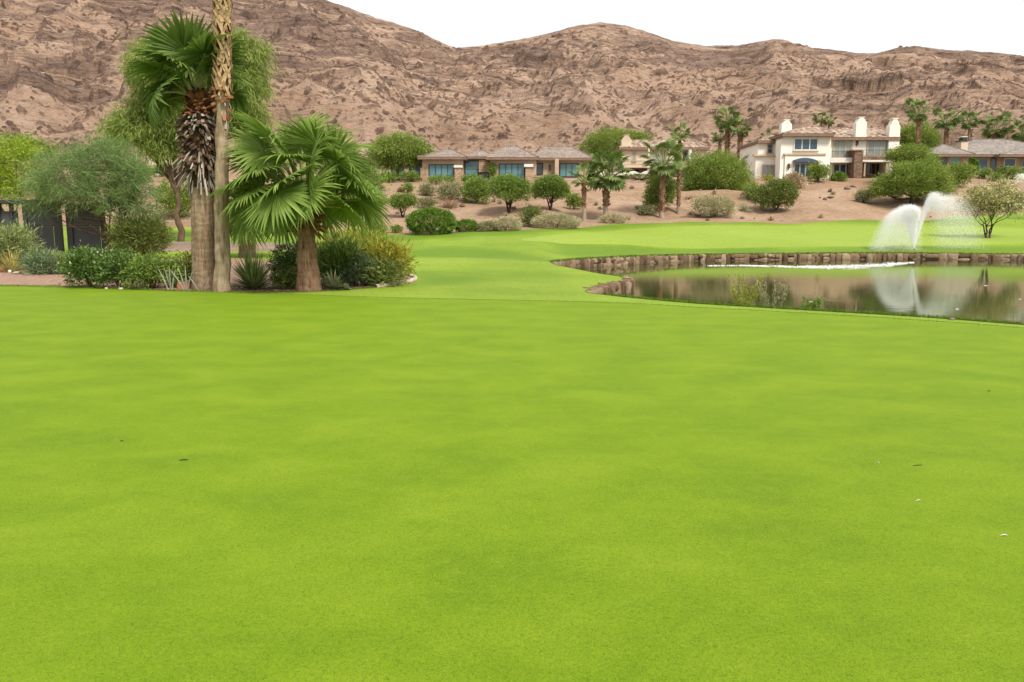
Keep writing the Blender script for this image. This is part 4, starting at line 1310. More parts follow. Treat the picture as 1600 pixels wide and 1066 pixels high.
GB = 'shrubs in the garden bed'
for a in [
    ('hedge_shrub', 'large dark glossy shrub at the lawn edge below the gap in the fence', 'shrub', 140, 449, 40, 62, LM['dark'], 'loose', 201, GB),
    ('hedge_shrub', 'dark glossy shrub touching the first one on its right', 'shrub', 186, 450, 34, 58, LM['dark'], 'loose', 202, GB),
    ('leafy_shrub', 'mid-green leafy shrub with pale tips left of the terracotta block', 'shrub', 238, 451, 40, 54, LM['fresh'], 'loose', 203, GB),
    ('leafy_shrub', 'yellowish leafy shrub at the foot of the stout palm', 'shrub', 299, 447, 18, 52, LM['ygreen'], 'loose', 204, GB),
    ('leafy_shrub', 'low green shrub right behind the terracotta block', 'shrub', 273, 449, 22, 46, LM['fresh'], 'loose', 205, GB),
    ('ground_cover_shrub', 'low grey-green ground-cover shrub under the dark fence panel', 'shrub', 74, 428, 34, 24, LM['bluish'], 'fine', 206, GB),
    ('leafy_shrub', 'olive-yellow shrub close under the bottom rail of the fence', 'shrub', 82, 416, 30, 22, LM['ygreen'], 'dome', 207, GB),
    ('leafy_shrub', 'bright leafy shrub between the fence gap and the dark hedge', 'shrub', 112, 428, 20, 36, LM['fresh'], 'loose', 208, GB),
    ('feathery_shrub', 'fine-leaved green shrub behind the small yucca at the left edge', 'shrub', 14, 422, 40, 62, LM['spiky'], 'fine', 209, GB),
    ('round_shrub', 'big round olive needle-leaved shrub behind the glossy hedge', 'shrub', 222, 404, 41, 62, LM['olive'], 'fine', 210, GB),
    ('yucca', 'small yucca with stiff yellow-tipped blades at the left edge', 'yucca', 20, 425, 27, 42, LM['yucca'], 'spike', 211, GB),
    ('desert_spoon', 'big spiky grass-like desert spoon between the slim palm and the broad palm', 'desert spoon', 396, 452, 40, 72, LM['spiky'], 'spike', 212, GB, None, 2.4),
    ('leafy_shrub', 'dark green shrub touching the left side of the broad palm trunk', 'shrub', 452, 448, 30, 64, LM['dark'], 'loose', 213, GB),
    ('leafy_shrub', 'low brownish-green shrub in front of the one left of the broad palm trunk', 'shrub', 448, 452, 22, 34, LM['olive'], 'loose', 214, GB),
    ('juniper', 'wide feathery yellow-green juniper at the back of the bush group', 'juniper', 560, 430, 62, 62, LM['ygreen'], 'fine', 215, GB),
    ('juniper', 'golden-yellow juniper at the right end of the bush group', 'juniper', 603, 444, 32, 62, LM['gold'], 'fine', 216, GB),
    ('juniper', 'dark green juniper in the middle of the bush group', 'juniper', 533, 444, 46, 60, LM['fresh'], 'fine', 217, GB),
    ('juniper', 'low olive juniper below the golden one', 'juniper', 600, 447, 26, 32, LM['olive'], 'fine', 218, GB),
    ('leafy_shrub', 'blue-green shrub at the front of the juniper group', 'shrub', 566, 447, 32, 46, LM['bluish'], 'loose', 219, GB),
    ('agave', 'pale green agave rosette to the right of the broad palm trunk', 'agave', 521, 452.5, 27, 33, LM['agave'], 'agave', 220, GB),
    ('agave', 'tiny pale agave rosette beside the larger rosette', 'agave', 541, 453, 11, 12, LM['agave'], 'agave', 221, GB),
]: shrub(*a)

GD = 'desert shrubs and small trees on the slope'
for a in [
    ('desert_shrub', 'loose yellow-green shrub on the slope left of the stout palm trunk', 'shrub', 276, 340, 34, 54, LM['mesq'], 'loose', 231, GD),
    ('desert_shrub', 'small dark shrub below the beige house on the far left', 'shrub', 253, 276, 13, 18, LM['dark'], 'dome', 232, GD),
    ('desert_shrub', 'grey-green shrub at the slope top beside the willow trunk', 'shrub', 225, 285, 12, 26, LM['mid'], 'loose', 233, GD),
    ('desert_shrub', 'small round tree-like shrub left above the clipped green dome', 'shrub', 629, 340, 22, 34, LM['mid'], 'leggy', 234, GD),
    ('clipped_bush', 'large clipped glossy green dome on the edge of the fairway', 'bush', 674, 366, 38, 39, LM['hedge'], 'clip', 235, GD),
    ('clipped_bush', 'low clipped bush just right of the large green dome', 'bush', 729, 362, 18, 17, LM['hedge'], 'clip', 236, GD),
    ('sage_mound', 'small grey-green mound right of the low clipped bush', 'bush', 763, 361, 15, 12, LM['greyg'], 'clip', 237, GD),
    ('sage_mound', 'pale grey-green mound in the middle of the fairway edge', 'bush', 790, 360, 22, 17, LM['sage'], 'clip', 238, GD),
    ('sage_mound', 'long pale sage mound at the foot of the thin young palm', 'bush', 868, 356, 36, 18, LM['sage'], 'clip', 239, GD),
    ('sage_mound', 'pale mound behind the thick palm foot', 'bush', 958, 348, 18, 10, LM['sage'], 'clip', 240, GD),
    ('desert_shrub', 'dark green ball-shaped shrub above the long pale sage mound', 'shrub', 831, 354, 14, 25, LM['olive'], 'fine', 241, GD),
    ('desert_shrub', 'dense round tree-like shrub below the bungalow entry', 'shrub', 745, 318, 25, 42, LM['fresh'], 'dome', 242, GD),
    ('desert_shrub', 'largest forked tree-like shrub in the middle of the sand slope', 'shrub', 795, 333, 36, 58, LM['mid'], 'leggy', 243, GD),
    ('desert_shrub', 'dome-shaped tree-like shrub right of the largest one', 'shrub', 860, 329, 30, 52, LM['mid'], 'leggy', 244, GD),
    ('desert_shrub', 'dark shrub at the fairway edge below the round tree', 'shrub', 588, 366, 18, 18, LM['fresh'], 'dome', 245, GD),
    ('desert_shrub', 'little dark shrub just left of the large clipped dome', 'shrub', 619, 364, 10, 11, LM['fresh'], 'dome', 246, GD),
    ('desert_shrub', 'greyish shrub half hidden behind the golden juniper', 'shrub', 562, 366, 18, 22, LM['greyg'], 'dome', 247, GD),
    ('desert_shrub', 'grey-green shrub on the slope below the bungalow left window', 'shrub', 666, 306, 13, 17, LM['greyg'], 'dome', 248, GD),
    ('desert_shrub', 'grey-green scrub left of the dense round shrub', 'shrub', 705, 312, 22, 26, LM['greyg'], 'loose', 249, GD),
    ('desert_shrub', 'twiggy pale scrub left of the dry brown scrub', 'shrub', 690, 300, 24, 16, LM['scrub'], 'twig', 250, GD),
    ('dry_scrub', 'dry reddish-brown scrub below the grey-green scrub', 'shrub', 701, 325, 20, 16, LM['brown'], 'twig', 251, GD),
    ('desert_shrub', 'grey scrub above the large clipped dome', 'shrub', 668, 326, 17, 17, LM['greyg'], 'loose', 252, GD),
    ('dry_scrub', 'small brown scrub left of the small round tree-like shrub', 'shrub', 602, 318, 6, 9, LM['brown'], 'twig', 253, GD),
    ('desert_shrub', 'small upright shrub on the slope below the spreading tree', 'shrub', 637, 302, 8, 16, LM['mid'], 'loose', 254, GD),
    ('dry_scrub', 'tiny brown scrub left of the small upright shrub', 'shrub', 626, 300, 5, 6, LM['brown'], 'twig', 255, GD),
    ('desert_shrub', 'leafy young shrub between the dome shrub and the thin young palm', 'shrub', 897, 327, 14, 24, LM['mesq'], 'loose', 256, GD),
    ('desert_shrub', 'dark bushy shrub behind the wide open crowned palm trunk', 'shrub', 1032, 329, 27, 52, LM['mesq'], 'dome', 257, GD),
    ('desert_shrub', 'low dull shrub at the left foot of the dark bushy shrub', 'shrub', 1010, 336, 14, 15, LM['greyg'], 'loose', 258, GD),
    ('sage_mound', 'big pale silvery sage mound below the bushy tree', 'bush', 1115, 339, 36, 32, LM['sage'], 'dome', 259, GD),
    ('desert_spoon', 'silvery spiky plant right of the big sage mound', 'spiky plant', 1162, 330, 22, 18, LM['agave'], 'grass', 260, GD),
    ('desert_shrub', 'olive feathery shrub tree standing below the mansion left wing', 'shrub', 1212, 331, 38, 50, LM['olive'], 'dome', 261, GD),
    ('desert_shrub', 'dark leafy shrub between the bushy tree and the olive feathery shrub', 'shrub', 1178, 312, 16, 24, LM['fresh'], 'loose', 262, GD),
    ('desert_shrub', 'dry yellow-brown shrub below the mansion double door', 'shrub', 1240, 294, 19, 22, LM['scrub'], 'loose', 263, GD),
    ('desert_shrub', 'young bright-green shrub in front of the mansion double door', 'shrub', 1278, 285, 17, 30, LM['mesq'], 'loose', 264, GD),
    ('clipped_bush', 'small dark clipped bush in front of the mansion stone pillar windows', 'bush', 1310, 283, 10, 12, LM['hedge'], 'clip', 265, GD),
    ('desert_shrub', 'small yellow shrub in front of the mansion sliding door', 'shrub', 1198, 282, 7, 6, LM['gold'], 'dome', 266, GD),
    ('desert_shrub', 'grey twiggy shrub left below the umbrella-shaped tree', 'shrub', 1350, 317, 16, 20, LM['greyg'], 'loose', 267, GD),
    ('clipped_bush', 'tall dark clipped shrub beside the grey bungalow chimney', 'bush', 1518, 266, 8, 26, LM['hedge'], 'clip', 268, GD, 116),
    ('clipped_bush', 'low dark hedge under the bungalow cream-framed window', 'bush', 1571, 270, 13, 10, LM['dark'], 'clip', 269, GD, 114),
    ('desert_shrub', 'orange flowering shrub in front of the grey bungalow', 'shrub', 1527, 272, 14, 11, LM['gold'], 'dome', 270, GD),
    ('desert_shrub', 'yellow-green shrub right of the umbrella-shaped tree', 'shrub', 1490, 292, 30, 36, LM['mesq'], 'loose', 271, GD),
    ('desert_shrub', 'round green shrub below the bungalow orange shrub', 'shrub', 1537, 279, 10, 14, LM['mid'], 'dome', 272, GD),
    ('desert_shrub', 'green shrub on the slope below the bungalow hedge', 'shrub', 1582, 280, 12, 16, LM['mesq'], 'loose', 273, GD),
    ('desert_shrub', 'small green shrub midway on the slope below the bungalow', 'shrub', 1556, 283, 9, 12, LM['mid'], 'loose', 274, GD),
    ('desert_shrub', 'grey-green shrub behind the blossom tree at the right edge', 'shrub', 1592, 326, 14, 22, LM['greyg'], 'loose', 275, GD),
    ('desert_shrub', 'low shrub hedge along the bungalow left window', 'shrub', 690, 288, 26, 12, LM['fresh'], 'loose', 276, GD),
    ('desert_shrub', 'low shrub in front of the bungalow entry glass', 'shrub', 736, 287, 16, 12, LM['mid'], 'loose', 277, GD),
    ('desert_shrub', 'green shrub under the broad flat-crowned tree', 'shrub', 640, 284, 18, 14, LM['mid'], 'loose', 278, GD),
    ('desert_shrub', 'dark shrub left of the flat-crowned tree trunk', 'shrub', 606, 285, 16, 14, LM['fresh'], 'dome', 279, GD),
    ('climbing_shrub', 'narrow upright vine beside the bungalow tan entry panel', 'vine', 769, 280, 5, 28, LM['fresh'], 'dome', 280, GD, 109.5),
    ('desert_shrub', 'yellow-topped shrub behind the largest forked tree-like shrub', 'shrub', 792, 290, 15, 16, LM['ygreen'], 'loose', 281, GD),
    ('desert_shrub', 'palm-like green shrub left of the mansion', 'shrub', 1172, 272, 16, 34, LM['mesq'], 'loose', 282, GD, 118),
    ('desert_shrub', 'long low hedge in front of the balcony house', 'hedge', 1000, 281, 45, 6, LM['olive'], 'clip', 283, GD),
]: shrub(*a)

# dry tufts nobody can tell apart
rng = rs(77)
k = 0
while k < 46:
    px, py = rng.uniform(565, 1500), rng.uniform(284, 345)
    g = G(px, py)
    if g[1] < 74 or sdf(fair_poly, g[:1], g[1:2])[0] > -1: continue
    kind = rng.rand()
    shrub('dry_scrub', 'small dry tuft scattered on the sandy slope below the houses', 'shrub', px, py, rng.uniform(2.5, 6), rng.uniform(2.5, 5.5), LM['brown'] if kind < .4 else LM['scrub'] if kind < .75 else LM['greyg'], 'twig', 300 + k, 'small dry tufts on the sandy slope', dens=.35)
    k += 1
# reeds in the pond by the near bank
for x, D, hw, hp, lf, sd_, lb_ in [(1163, 21.3, 27, 56, 'ygreen', 401, 'tall yellow-green water plant at the near bank of the pond'), (1206, 21.0, 20, 46, 'greyg', 402, 'thinner grey-green water plant right of the yellow-green one'), (1268, 20.4, 16, 26, 'mid', 403, 'low water plant at the near bank right of the taller two')]:
    g = P(x, 480, D); g[2] = WZ - .05
    s = D / F
    t = thing('water_plant', g, lb_, 'water plant', 'plants in the pond')
    r_ = rs(sd_); Q = []
    for k in range(34):
        a = r_.rand() * 2 * pi; l = (hp * s + .15) * (.6 + .5 * r_.rand())
        d = unit(np.array((math.cos(a) * .38, math.sin(a) * .3, 1.0)))
        o = g + np.array((math.cos(a), math.sin(a), 0)) * hw * s * .4 * r_.rand()
        m_ = [o + d * l * q + np.array((r_.normal() * .02, 0, 0)) for q in np.linspace(0, 1, 8)]
        for i in range(7):
            w = np.array((.006, 0, 0)); Q.append((m_[i] - w, m_[i] + w, m_[i + 1] + w, m_[i + 1] - w))
        n_ = 26
        ts = r_.rand(n_) ** .7
        pos = o + d * l * ts[:, None]
        dd = unit(r_.normal(size=(n_, 3)) * .8 + d * .9)
        Q += list(leaves(pos, dd, .085, .022, r_))
    m = MB(); m.quads(np.array(Q)); m.build('leaves', LM[lf], t)
g = P(1548, 504, 17.5); g[2] = float(H(g[0], g[1])) - .05

# ------------------------------------------------------------------ houses
def stucco(name, c1, c2):
    return noisy(name, c1, c2, .7, .9, .25, .02, detail=8)
M_white = stucco('cream_stucco', (.70, .65, .57), (.78, .73, .65))
M_beige = stucco('beige_stucco', (.40, .295, .205), (.48, .365, .26))
M_tan = stucco('tan_stucco', (.34, .245, .17), (.42, .31, .22))
M_cream2 = stucco('pale_pink_stucco', (.52, .41, .30), (.60, .49, .37))
M_trimb = noisy('brown_fascia', (.16, .10, .070), (.24, .155, .11), 3, .7, .1)
M_cap = noisy('white_stone_cap', (.58, .55, .50), (.70, .67, .62), 4, .8, .1)
M_dkfr = noisy('dark_bronze_frame', (.030, .026, .024), (.055, .048, .042), 4, .5, .0)
M_ltfr = noisy('tan_window_frame', (.36, .27, .18), (.46, .36, .25), 4, .6, .0)
M_iron = noisy('iron_railing', (.045, .040, .038), (.085, .075, .07), 4, .6, .0)
M_ledge = noisy('sand_ledge', (.40, .29, .19), (.52, .39, .27), 3, .85, .1)
M_ston = stonemat('ledger_stone', [(0, (.13, .085, .06)), (.5, (.22, .15, .105)), (1, (.30, .22, .165))])
def stonewallmat(name, a, b):
    m = mat(name, a, .9, .15); q = NT(m)
    bt = q.n('ShaderNodeTexBrick'); bt.inputs['Scale'].default_value = 1.0
    bt.inputs['Brick Width'].default_value = .55; bt.inputs['Row Height'].default_value = .24; bt.inputs['Mortar Size'].default_value = .018
    bt.offset = .37; bt.squash = .7; bt.squash_frequency = 3
    bt.inputs['Color1'].default_value = (*a, 1); bt.inputs['Color2'].default_value = (*b, 1)
    bt.inputs['Mortar'].default_value = (a[0] * .5, a[1] * .5, a[2] * .5, 1)
    c = q.n('ShaderNodeTexCoord'); s = q.n('ShaderNodeSeparateXYZ'); k = q.n('ShaderNodeCombineXYZ')
    q.l(c.outputs['Object'], s.inputs[0])
    q.l(q.math('ADD', s.outputs[0], s.outputs[1]), k.inputs[0]); q.l(s.outputs[2], k.inputs[1])
    q.l(k.outputs[0], bt.inputs['Vector'])
    f = q.noise(q.coord(), 3, 6, .7)
    q.col(q.mix(1, bt.outputs['Color'], q.ramp(f, [(.3, (.65, .6, .56)), (.55, (1, 1, 1)), (.75, (1.3, 1.25, 1.2))]), 'MULTIPLY'))
    q.bump(q.math('ADD', bt.outputs['Fac'], f), -.4, .04)
    return m
M_stw = stonewallmat('rough_stone_cladding', (.15, .095, .065), (.27, .18, .125))
M_stb = stonewallmat('buff_stone_cladding', (.36, .24, .15), (.46, .33, .22))

def tilemat(name, cols, pitch, row, mott=.5):
    """clay tiles: channels run down every slope, each tile with its own shade"""
    m = mat(name, cols[1], .85, .2); q = NT(m)
    c = q.n('ShaderNodeTexCoord'); s = q.n('ShaderNodeSeparateXYZ'); q.l(c.outputs['Object'], s.inputs[0])
    g = q.n('ShaderNodeNewGeometry'); sn = q.n('ShaderNodeSeparateXYZ'); q.l(g.outputs['Normal'], sn.inputs[0])
    side = q.math('GREATER_THAN', q.math('ABSOLUTE', sn.outputs[0]), q.math('ABSOLUTE', sn.outputs[1]))
    mxv = q.n('ShaderNodeMix', data_type='FLOAT')
    q.l(side, mxv.inputs[0]); q.l(s.outputs[0], mxv.inputs[2]); q.l(s.outputs[1], mxv.inputs[3])
    along = q.math('DIVIDE', mxv.outputs[0], pitch)
    up = q.math('DIVIDE', s.outputs[2], row)
    k = q.n('ShaderNodeCombineXYZ')
    q.l(q.math('FLOOR', along), k.inputs[0]); q.l(q.math('FLOOR', up), k.inputs[1])
    wn_ = q.n('ShaderNodeTexWhiteNoise'); wn_.noise_dimensions = '2D'; q.l(k.outputs[0], wn_.inputs['Vector'])
    n = len(cols)
    col = q.ramp(wn_.outputs['Value'], [(i / (n - 1), cc) for i, cc in enumerate(cols)])
    f = q.noise(q.coord(), .6, 5, .6)
    col = q.mix(1, col, q.ramp(f, [(.3, (.8, .78, .76)), (.7, (1.15, 1.13, 1.1))]), 'MULTIPLY')
    fr = q.math('FRACT', along)
    ch = q.math('SINE', q.math('MULTIPLY', fr, pi))
    st_ = q.math('FRACT', up)
    q.col(col)
    q.bump(q.math('ADD', ch, q.math('MULTIPLY', st_, -.5)), mott, .08)
    return m
M_clay = tilemat('mottled_clay_tile', [(.13, .080, .055), (.24, .155, .11), (.33, .24, .175), (.47, .39, .32)], .34, .14, .8)
M_flat = tilemat('grey_brown_flat_tile', [(.165, .130, .108), (.205, .163, .137), (.24, .195, .165), (.28, .23, .197)], .30, .11, .4)
M_grey = tilemat('grey_flat_tile', [(.165, .143, .128), (.205, .18, .16), (.24, .212, .19), (.28, .25, .225)], .33, .10, .4)

def glassmat(name, a, b):
    m = mat(name, a, .06, .6); q = NT(m)
    q.col(q.ramp(q.noise(q.coord((1, 1, 2.5)), .35, 2), [(.35, a), (.65, b)]))
    return m
M_glass = glassmat('blue_window_glass', (.018, .045, .075), (.038, .080, .120))
M_glteal = glassmat('teal_window_glass', (.050, .150, .170), (.100, .220, .235))
M_glpale = glassmat('curtained_window_glass', (.17, .21, .20), (.26, .30, .28))
M_gdark = glassmat('dark_window_glass', (.014, .020, .024), (.035, .045, .05))

def bx(mb, x0, x1, y0, y1, D, depth=1.0, mi=0):
    """box given by photo pixels x0..x1, y0 (top)..y1 (bottom) on the plane D metres ahead, reaching depth metres back"""
    a, b = P((x0 + x1) / 2 - (x1 - x0) / 2, (y0 + y1) / 2, D), P(x1, (y0 + y1) / 2, D)
    t, u = P((x0 + x1) / 2, y0, D), P((x0 + x1) / 2, y1, D)
    mb.box(a[0], b[0], D, D + depth, u[2], t[2], mi)
def bpart(name, m, par, *boxes):
    mb = MB()
    for q in boxes: bx(mb, *q)
    return mb.build(name, m, par)

def hip(mb, x0, x1, rx0, rx1, ye, yr, D, depth, over=.6, fas=.28, mi=0, mf=1):
    """hip roof: eaves x0..x1 at row ye, ridge rx0..rx1 at row yr (pixels)"""
    a, b = P(x0, ye, D)[0], P(x1, ye, D)[0]
    ze = P((x0 + x1) / 2, ye, D)[2]
    ymid = D + depth / 2
    zr = P((rx0 + rx1) / 2, yr, ymid)[2]
    ra, rb = P(rx0, yr, ymid)[0], P(rx1, yr, ymid)[0]
    if rb - ra < .3: ra, rb = (ra + rb) / 2 - .15, (ra + rb) / 2 + .15
    y0, y1 = D - over, D + depth + over
    V = [(a, y0, ze), (b, y0, ze), (b, y1, ze), (a, y1, ze), (ra, ymid, zr), (rb, ymid, zr)]
    mb.add(V, [(0, 1, 5, 4), (2, 3, 4, 5)], mi)
    mb.add(V, [(1, 2, 5), (3, 0, 4)], mi)
    mb.box(a + .03, b - .03, y0 + .03, y1 - .03, ze - fas, ze - .012, mf)
    # ridge and hip caps
    for p, q in ((V[4], V[5]), (V[0], V[4]), (V[1], V[5]), (V[3], V[4]), (V[2], V[5])):
        p, q = np.array(p), np.array(q)
        mb.tube([p + (0, 0, .02), q + (0, 0, .02)], .09, 5, mi)

def window(par, x0, x1, y0, y1, D, n, frame, glass, rows=1, fw=.09, name='window', sill=True, arch=0, recess=.10):
    """frame with n panes; the frame stands proud of the wall plane D, the panes sit back in it"""
    a, b = P(x0, y0, D), P(x1, y1, D)
    X0, X1, Z1, Z0 = P(x0, (y0 + y1) / 2, D)[0], P(x1, (y0 + y1) / 2, D)[0], P((x0 + x1) / 2, y0, D)[2], P((x0 + x1) / 2, y1, D)[2]
    mb = MB(); mg = MB()
    yo = D - recess
    mb.box(X0 - fw, X0 + fw * .4, yo, D + .05, Z0 - fw, Z1 + fw)
    mb.box(X1 - fw * .4, X1 + fw, yo, D + .05, Z0 - fw, Z1 + fw)
    mb.box(X0 + fw * .4, X1 - fw * .4, yo + .003, D + .05, Z1 - fw * .2, Z1 + fw)
    mb.box(X0 + fw * .4, X1 - fw * .4, yo + .003, D + .05, Z0 - fw, Z0 + fw * .3)
    for i in range(1, n):
        x = lerp(X0, X1, i / n)
        mb.box(x - fw * .5, x + fw * .5, yo + .02, D + .05, Z0 + fw * .3, Z1 - fw * .2)
    for j in range(1, rows):
        z = lerp(Z0, Z1, j / rows)
        mb.box(X0 + fw * .4, X1 - fw * .4, yo + .035, D + .05, z - fw * .3, z + fw * .3)
    if arch:
        k = 14; h = arch
        xs = np.linspace(X0 - fw, X1 + fw, k + 1); zz_ = Z1 + fw + .002 + h * (1 - ((xs - (X0 + X1) / 2) / ((X1 - X0) / 2 + fw)) ** 2)
        V = [(x, yo, z) for x, z in zip(xs, zz_)] + [(x, yo, Z1 + fw + .002) for x in xs] + [(x, D + .04, z) for x, z in zip(xs, zz_)]
        Fq = [(i, i + 1, k + 2 + i, k + 1 + i) for i in range(k)] + [(2 * k + 2 + i, 2 * k + 3 + i, i + 1, i) for i in range(k)]
        mb.add(V, Fq, 0)
    w = mb.build(name, frame, par)
    mg.box(X0 + fw * .4, X1 - fw * .4, yo + .06, D + .04, Z0 + fw * .3, Z1 - fw * .2)
    mg.build('pane', glass, w)
    if sill:
        ms = MB(); ms.box(X0 - fw * 1.6, X1 + fw * 1.6, D - recess - .08, D - .002, Z0 - fw - .12, Z0 - fw - .003); ms.build('sill', M_ledge, w)
    return w

def lantern(par, px, py, D):
    c = P(px, py, D)
    mb = MB()
    mb.box(c[0] - .13, c[0] + .13, D - .28, D - .04, c[2] - .25, c[2] + .2)
    mb.add([(c[0] - .18, D - .33, c[2] + .203), (c[0] + .18, D - .33, c[2] + .203), (c[0] + .18, D, c[2] + .203), (c[0] - .18, D, c[2] + .203), (c[0], D - .16, c[2] + .42)], [(0, 1, 4), (1, 2, 4), (2, 3, 4), (3, 0, 4)])
    mb.box(c[0] - .05, c[0] + .05, D - .04, D - .003, c[2] - .45, c[2] + .05)
    mb.build('wall_lantern', M_iron, par)

def railing(par, x0, x1, y0, y1, D, name='railing'):
    X0, X1, Z1, Z0 = P(x0, (y0 + y1) / 2, D)[0], P(x1, (y0 + y1) / 2, D)[0], P((x0 + x1) / 2, y0, D)[2], P((x0 + x1) / 2, y1, D)[2]
    mb = MB()
    mb.box(X0, X1, D - .03, D + .03, Z1 - .06, Z1)
    mb.box(X0, X1, D - .025, D + .025, Z0 + .05, Z0 + .09)
    for x in np.arange(X0 + .02, X1, .16): mb.box(x - .012, x + .012, D - .012, D + .012, Z0, Z1 - .061)
    return mb.build(name, M_iron, par)

def chimney(par, x0, x1, y0, y1, D, m, dep=1.1, hood='round'):
    X0, X1, Z1, Z0 = P(x0, (y0 + y1) / 2, D)[0], P(x1, (y0 + y1) / 2, D)[0], P((x0 + x1) / 2, y0, D)[2], P((x0 + x1) / 2, y1, D)[2]
    mb = MB(); w = X1 - X0; xm = (X0 + X1) / 2
    hh = (Z1 - Z0) if (Z1 - Z0) < 3 else 3
    zs = Z1 - hh * .42
    mb.box(X0, X1, D, D + dep, Z0 - .6, zs)
    # shoulders slope in to a rounded hood
    k = 12; th = np.linspace(0, pi, k)
    prof = [(X0, zs + .002), (X0 + w * .02, zs + (Z1 - zs) * .25)] + [(xm - math.cos(a) * w * .34, zs + (Z1 - zs) * (.42 + .46 * math.sin(a))) for a in th] + [(X1 - w * .02, zs + (Z1 - zs) * .25), (X1, zs + .002)]
    n = len(prof)
    V = [(x, D + .002, z) for x, z in prof] + [(x, D + dep - .002, z) for x, z in prof]
    for i in range(n - 1): mb.add([V[i], V[i + 1], V[n + i + 1], V[n + i]], [(0, 1, 2, 3)])
    cf, cb = (xm, D + .002, zs + .002), (xm, D + dep - .002, zs + .002)
    for i in range(n - 1):
        mb.add([V[i], V[i + 1], cf], [(0, 1, 2)]); mb.add([V[n + i + 1], V[n + i], cb], [(0, 1, 2)])
    c = mb.build('chimney', m, par)
    mv = MB()
    mv.tube([(xm, D - .02, zs + (Z1 - zs) * .45), (xm, D + .05, zs + (Z1 - zs) * .45)], w * .11, 12)
    mv.build('flue_opening', M_gdark, c)
    mk_ = MB()
    mk_.box(xm - w * .22, xm + w * .22, D + .15, D + dep - .15, Z1 - (Z1 - zs) * .14, Z1 - (Z1 - zs) * .04)
    mk_.box(xm - w * .3, xm + w * .3, D + .05, D + dep - .05, Z1 - (Z1 - zs) * .037, Z1 + .04)
    mk_.build('cap', m, c)
    return c

# ---- the white mansion
D = 112.0
b = P(1292, 276, D); b[2] = float(H(b[0], b[1]))
h = thing('mansion', b, 'two-storey cream mansion with mottled clay-tile roofs and three rounded chimneys', 'house')
w1 = bpart('left_wing_wall', M_white, h, (1184.5, 1222, 220, 243.5, D + 1.5, 9), (1180, 1222, 243.5, 292, D + .6, 10))
bpart('ledge', M_ledge, h, (1178.5, 1221, 241.5, 244.2, D + .2, .9))
mb = MB(); hip(mb, 1182, 1236, 1205, 1240, 220.5, 211, D + 1.5, 9, .6, .35); mb.build('left_roof', [M_clay, M_trimb], h)
window(h, 1199.5, 1206.5, 226, 239.5, D + 1.5, 1, M_ltfr, M_glass, 2)
window(h, 1214, 1219.2, 225, 239.5, D + 1.5, 1, M_ltfr, M_glass, 2)
window(h, 1192, 1217.5, 259, 279, D + .6, 3, M_ltfr, M_glpale, fw=.15, name='sliding_door', sill=False)
DM = D - 2.2
bpart('middle_wall', M_white, h, (1222.5, 1297, 210, 290, DM, 14), (1219, 1224.5, 218, 288, DM - .02, 2))
mb = MB(); hip(mb, 1219, 1301, 1262, 1278, 209.5, 197.5, DM, 13, .8, .38); mb.build('middle_roof', [M_clay, M_trimb], h)
bpart('ledge', M_ledge, h, (1225, 1291, 239.8, 242.3, DM - .35, .345))
bpart('window_shoulder', M_white, h, (1226, 1290, 242.3, 288, DM - .22, .215))
window(h, 1241, 1277, 217.5, 234, DM, 3, M_cap, M_glass, arch=.42, fw=.12)
window(h, 1240.5, 1276, 256, 276.5, DM - .22, 4, M_ltfr, M_glass, fw=.15, name='double_door', sill=False)
mb = MB()
a0, a1, zt_, zb = P(1238.5, 250, DM - .25)[0], P(1278, 250, DM - .25)[0], P(1258, 247, DM - .25)[2], P(1258, 253.6, DM - .25)[2]
k = 16; xs = np.linspace(a0, a1, k + 1); zc = zb + (zt_ - zb) * (.35 + .65 * (1 - ((xs - (a0 + a1) / 2) / ((a1 - a0) / 2)) ** 2))
V = [(x, DM - .75, zb) for x in xs] + [(x, DM - .30, z) for x, z in zip(xs, zc)] + [(x, DM - .224, z + .02) for x, z in zip(xs, zc)]
mb.add(V, [(i, i + 1, k + 2 + i, k + 1 + i) for i in range(k)] + [(k + 1 + i, k + 2 + i, 2 * k + 3 + i, 2 * k + 2 + i) for i in range(k)])
mb.build('awning', noisy('navy_awning', (.028, .042, .070), (.050, .070, .105), 3, .8, .1), h)
lantern(h, 1232, 260, DM - .22)
DR = D + .8
bpart('right_wall', M_white, h, (1297.3, 1404, 214, 251, DR, 12), (1297.3, 1336, 251, 290, DR + .002, 12), (1388, 1404, 251, 290, DR + .002, 12))
mb = MB(); hip(mb, 1288, 1404, 1300, 1372, 215, 200, DR, 12, .7, .42); mb.build('right_roof', [M_clay, M_trimb], h)
bpart('patio_back_wall', M_tan, h, (1336, 1388, 251, 288, DR + 3, 1))
window(h, 1303, 1330, 219, 245, DR, 3, M_ltfr, M_glpale, fw=.17, name='balcony_door', sill=False)
window(h, 1356, 1386, 218.5, 243, DR, 3, M_ltfr, M_glpale, fw=.17, name='balcony_door', sill=False)
window(h, 1302, 1331, 257, 276, DR, 3, M_ltfr, M_glass, fw=.17, name='patio_door', sill=False)
window(h, 1354, 1382, 256, 273, DR + 3, 4, M_ltfr, M_gdark, name='patio_door', sill=False)
bpart('balcony', M_cap, h, (1297.5, 1334, 246.5, 254, DR - 1.3, 1.295))
railing(h, 1299, 1332, 236, 246.4, DR - 1.2, 'balcony_railing')
bpart('balcony', M_stw, h, (1348, 1388, 244.5, 250, DR - 1.6, 1.595))
bpart('ledge', M_cap, h, (1346.5, 1391, 250.1, 253, DR - 1.75, 1.745))
railing(h, 1349, 1386, 234, 244.3, DR - 1.5, 'balcony_railing')
bpart('stone_pillar', M_stw, h, (1334.5, 1347.5, 235, 290, DR - 2.1, 2.095))
bpart('pillar_cap', M_ledge, h, (1333.3, 1348.7, 233, 234.95, DR - 2.25, 2.2))
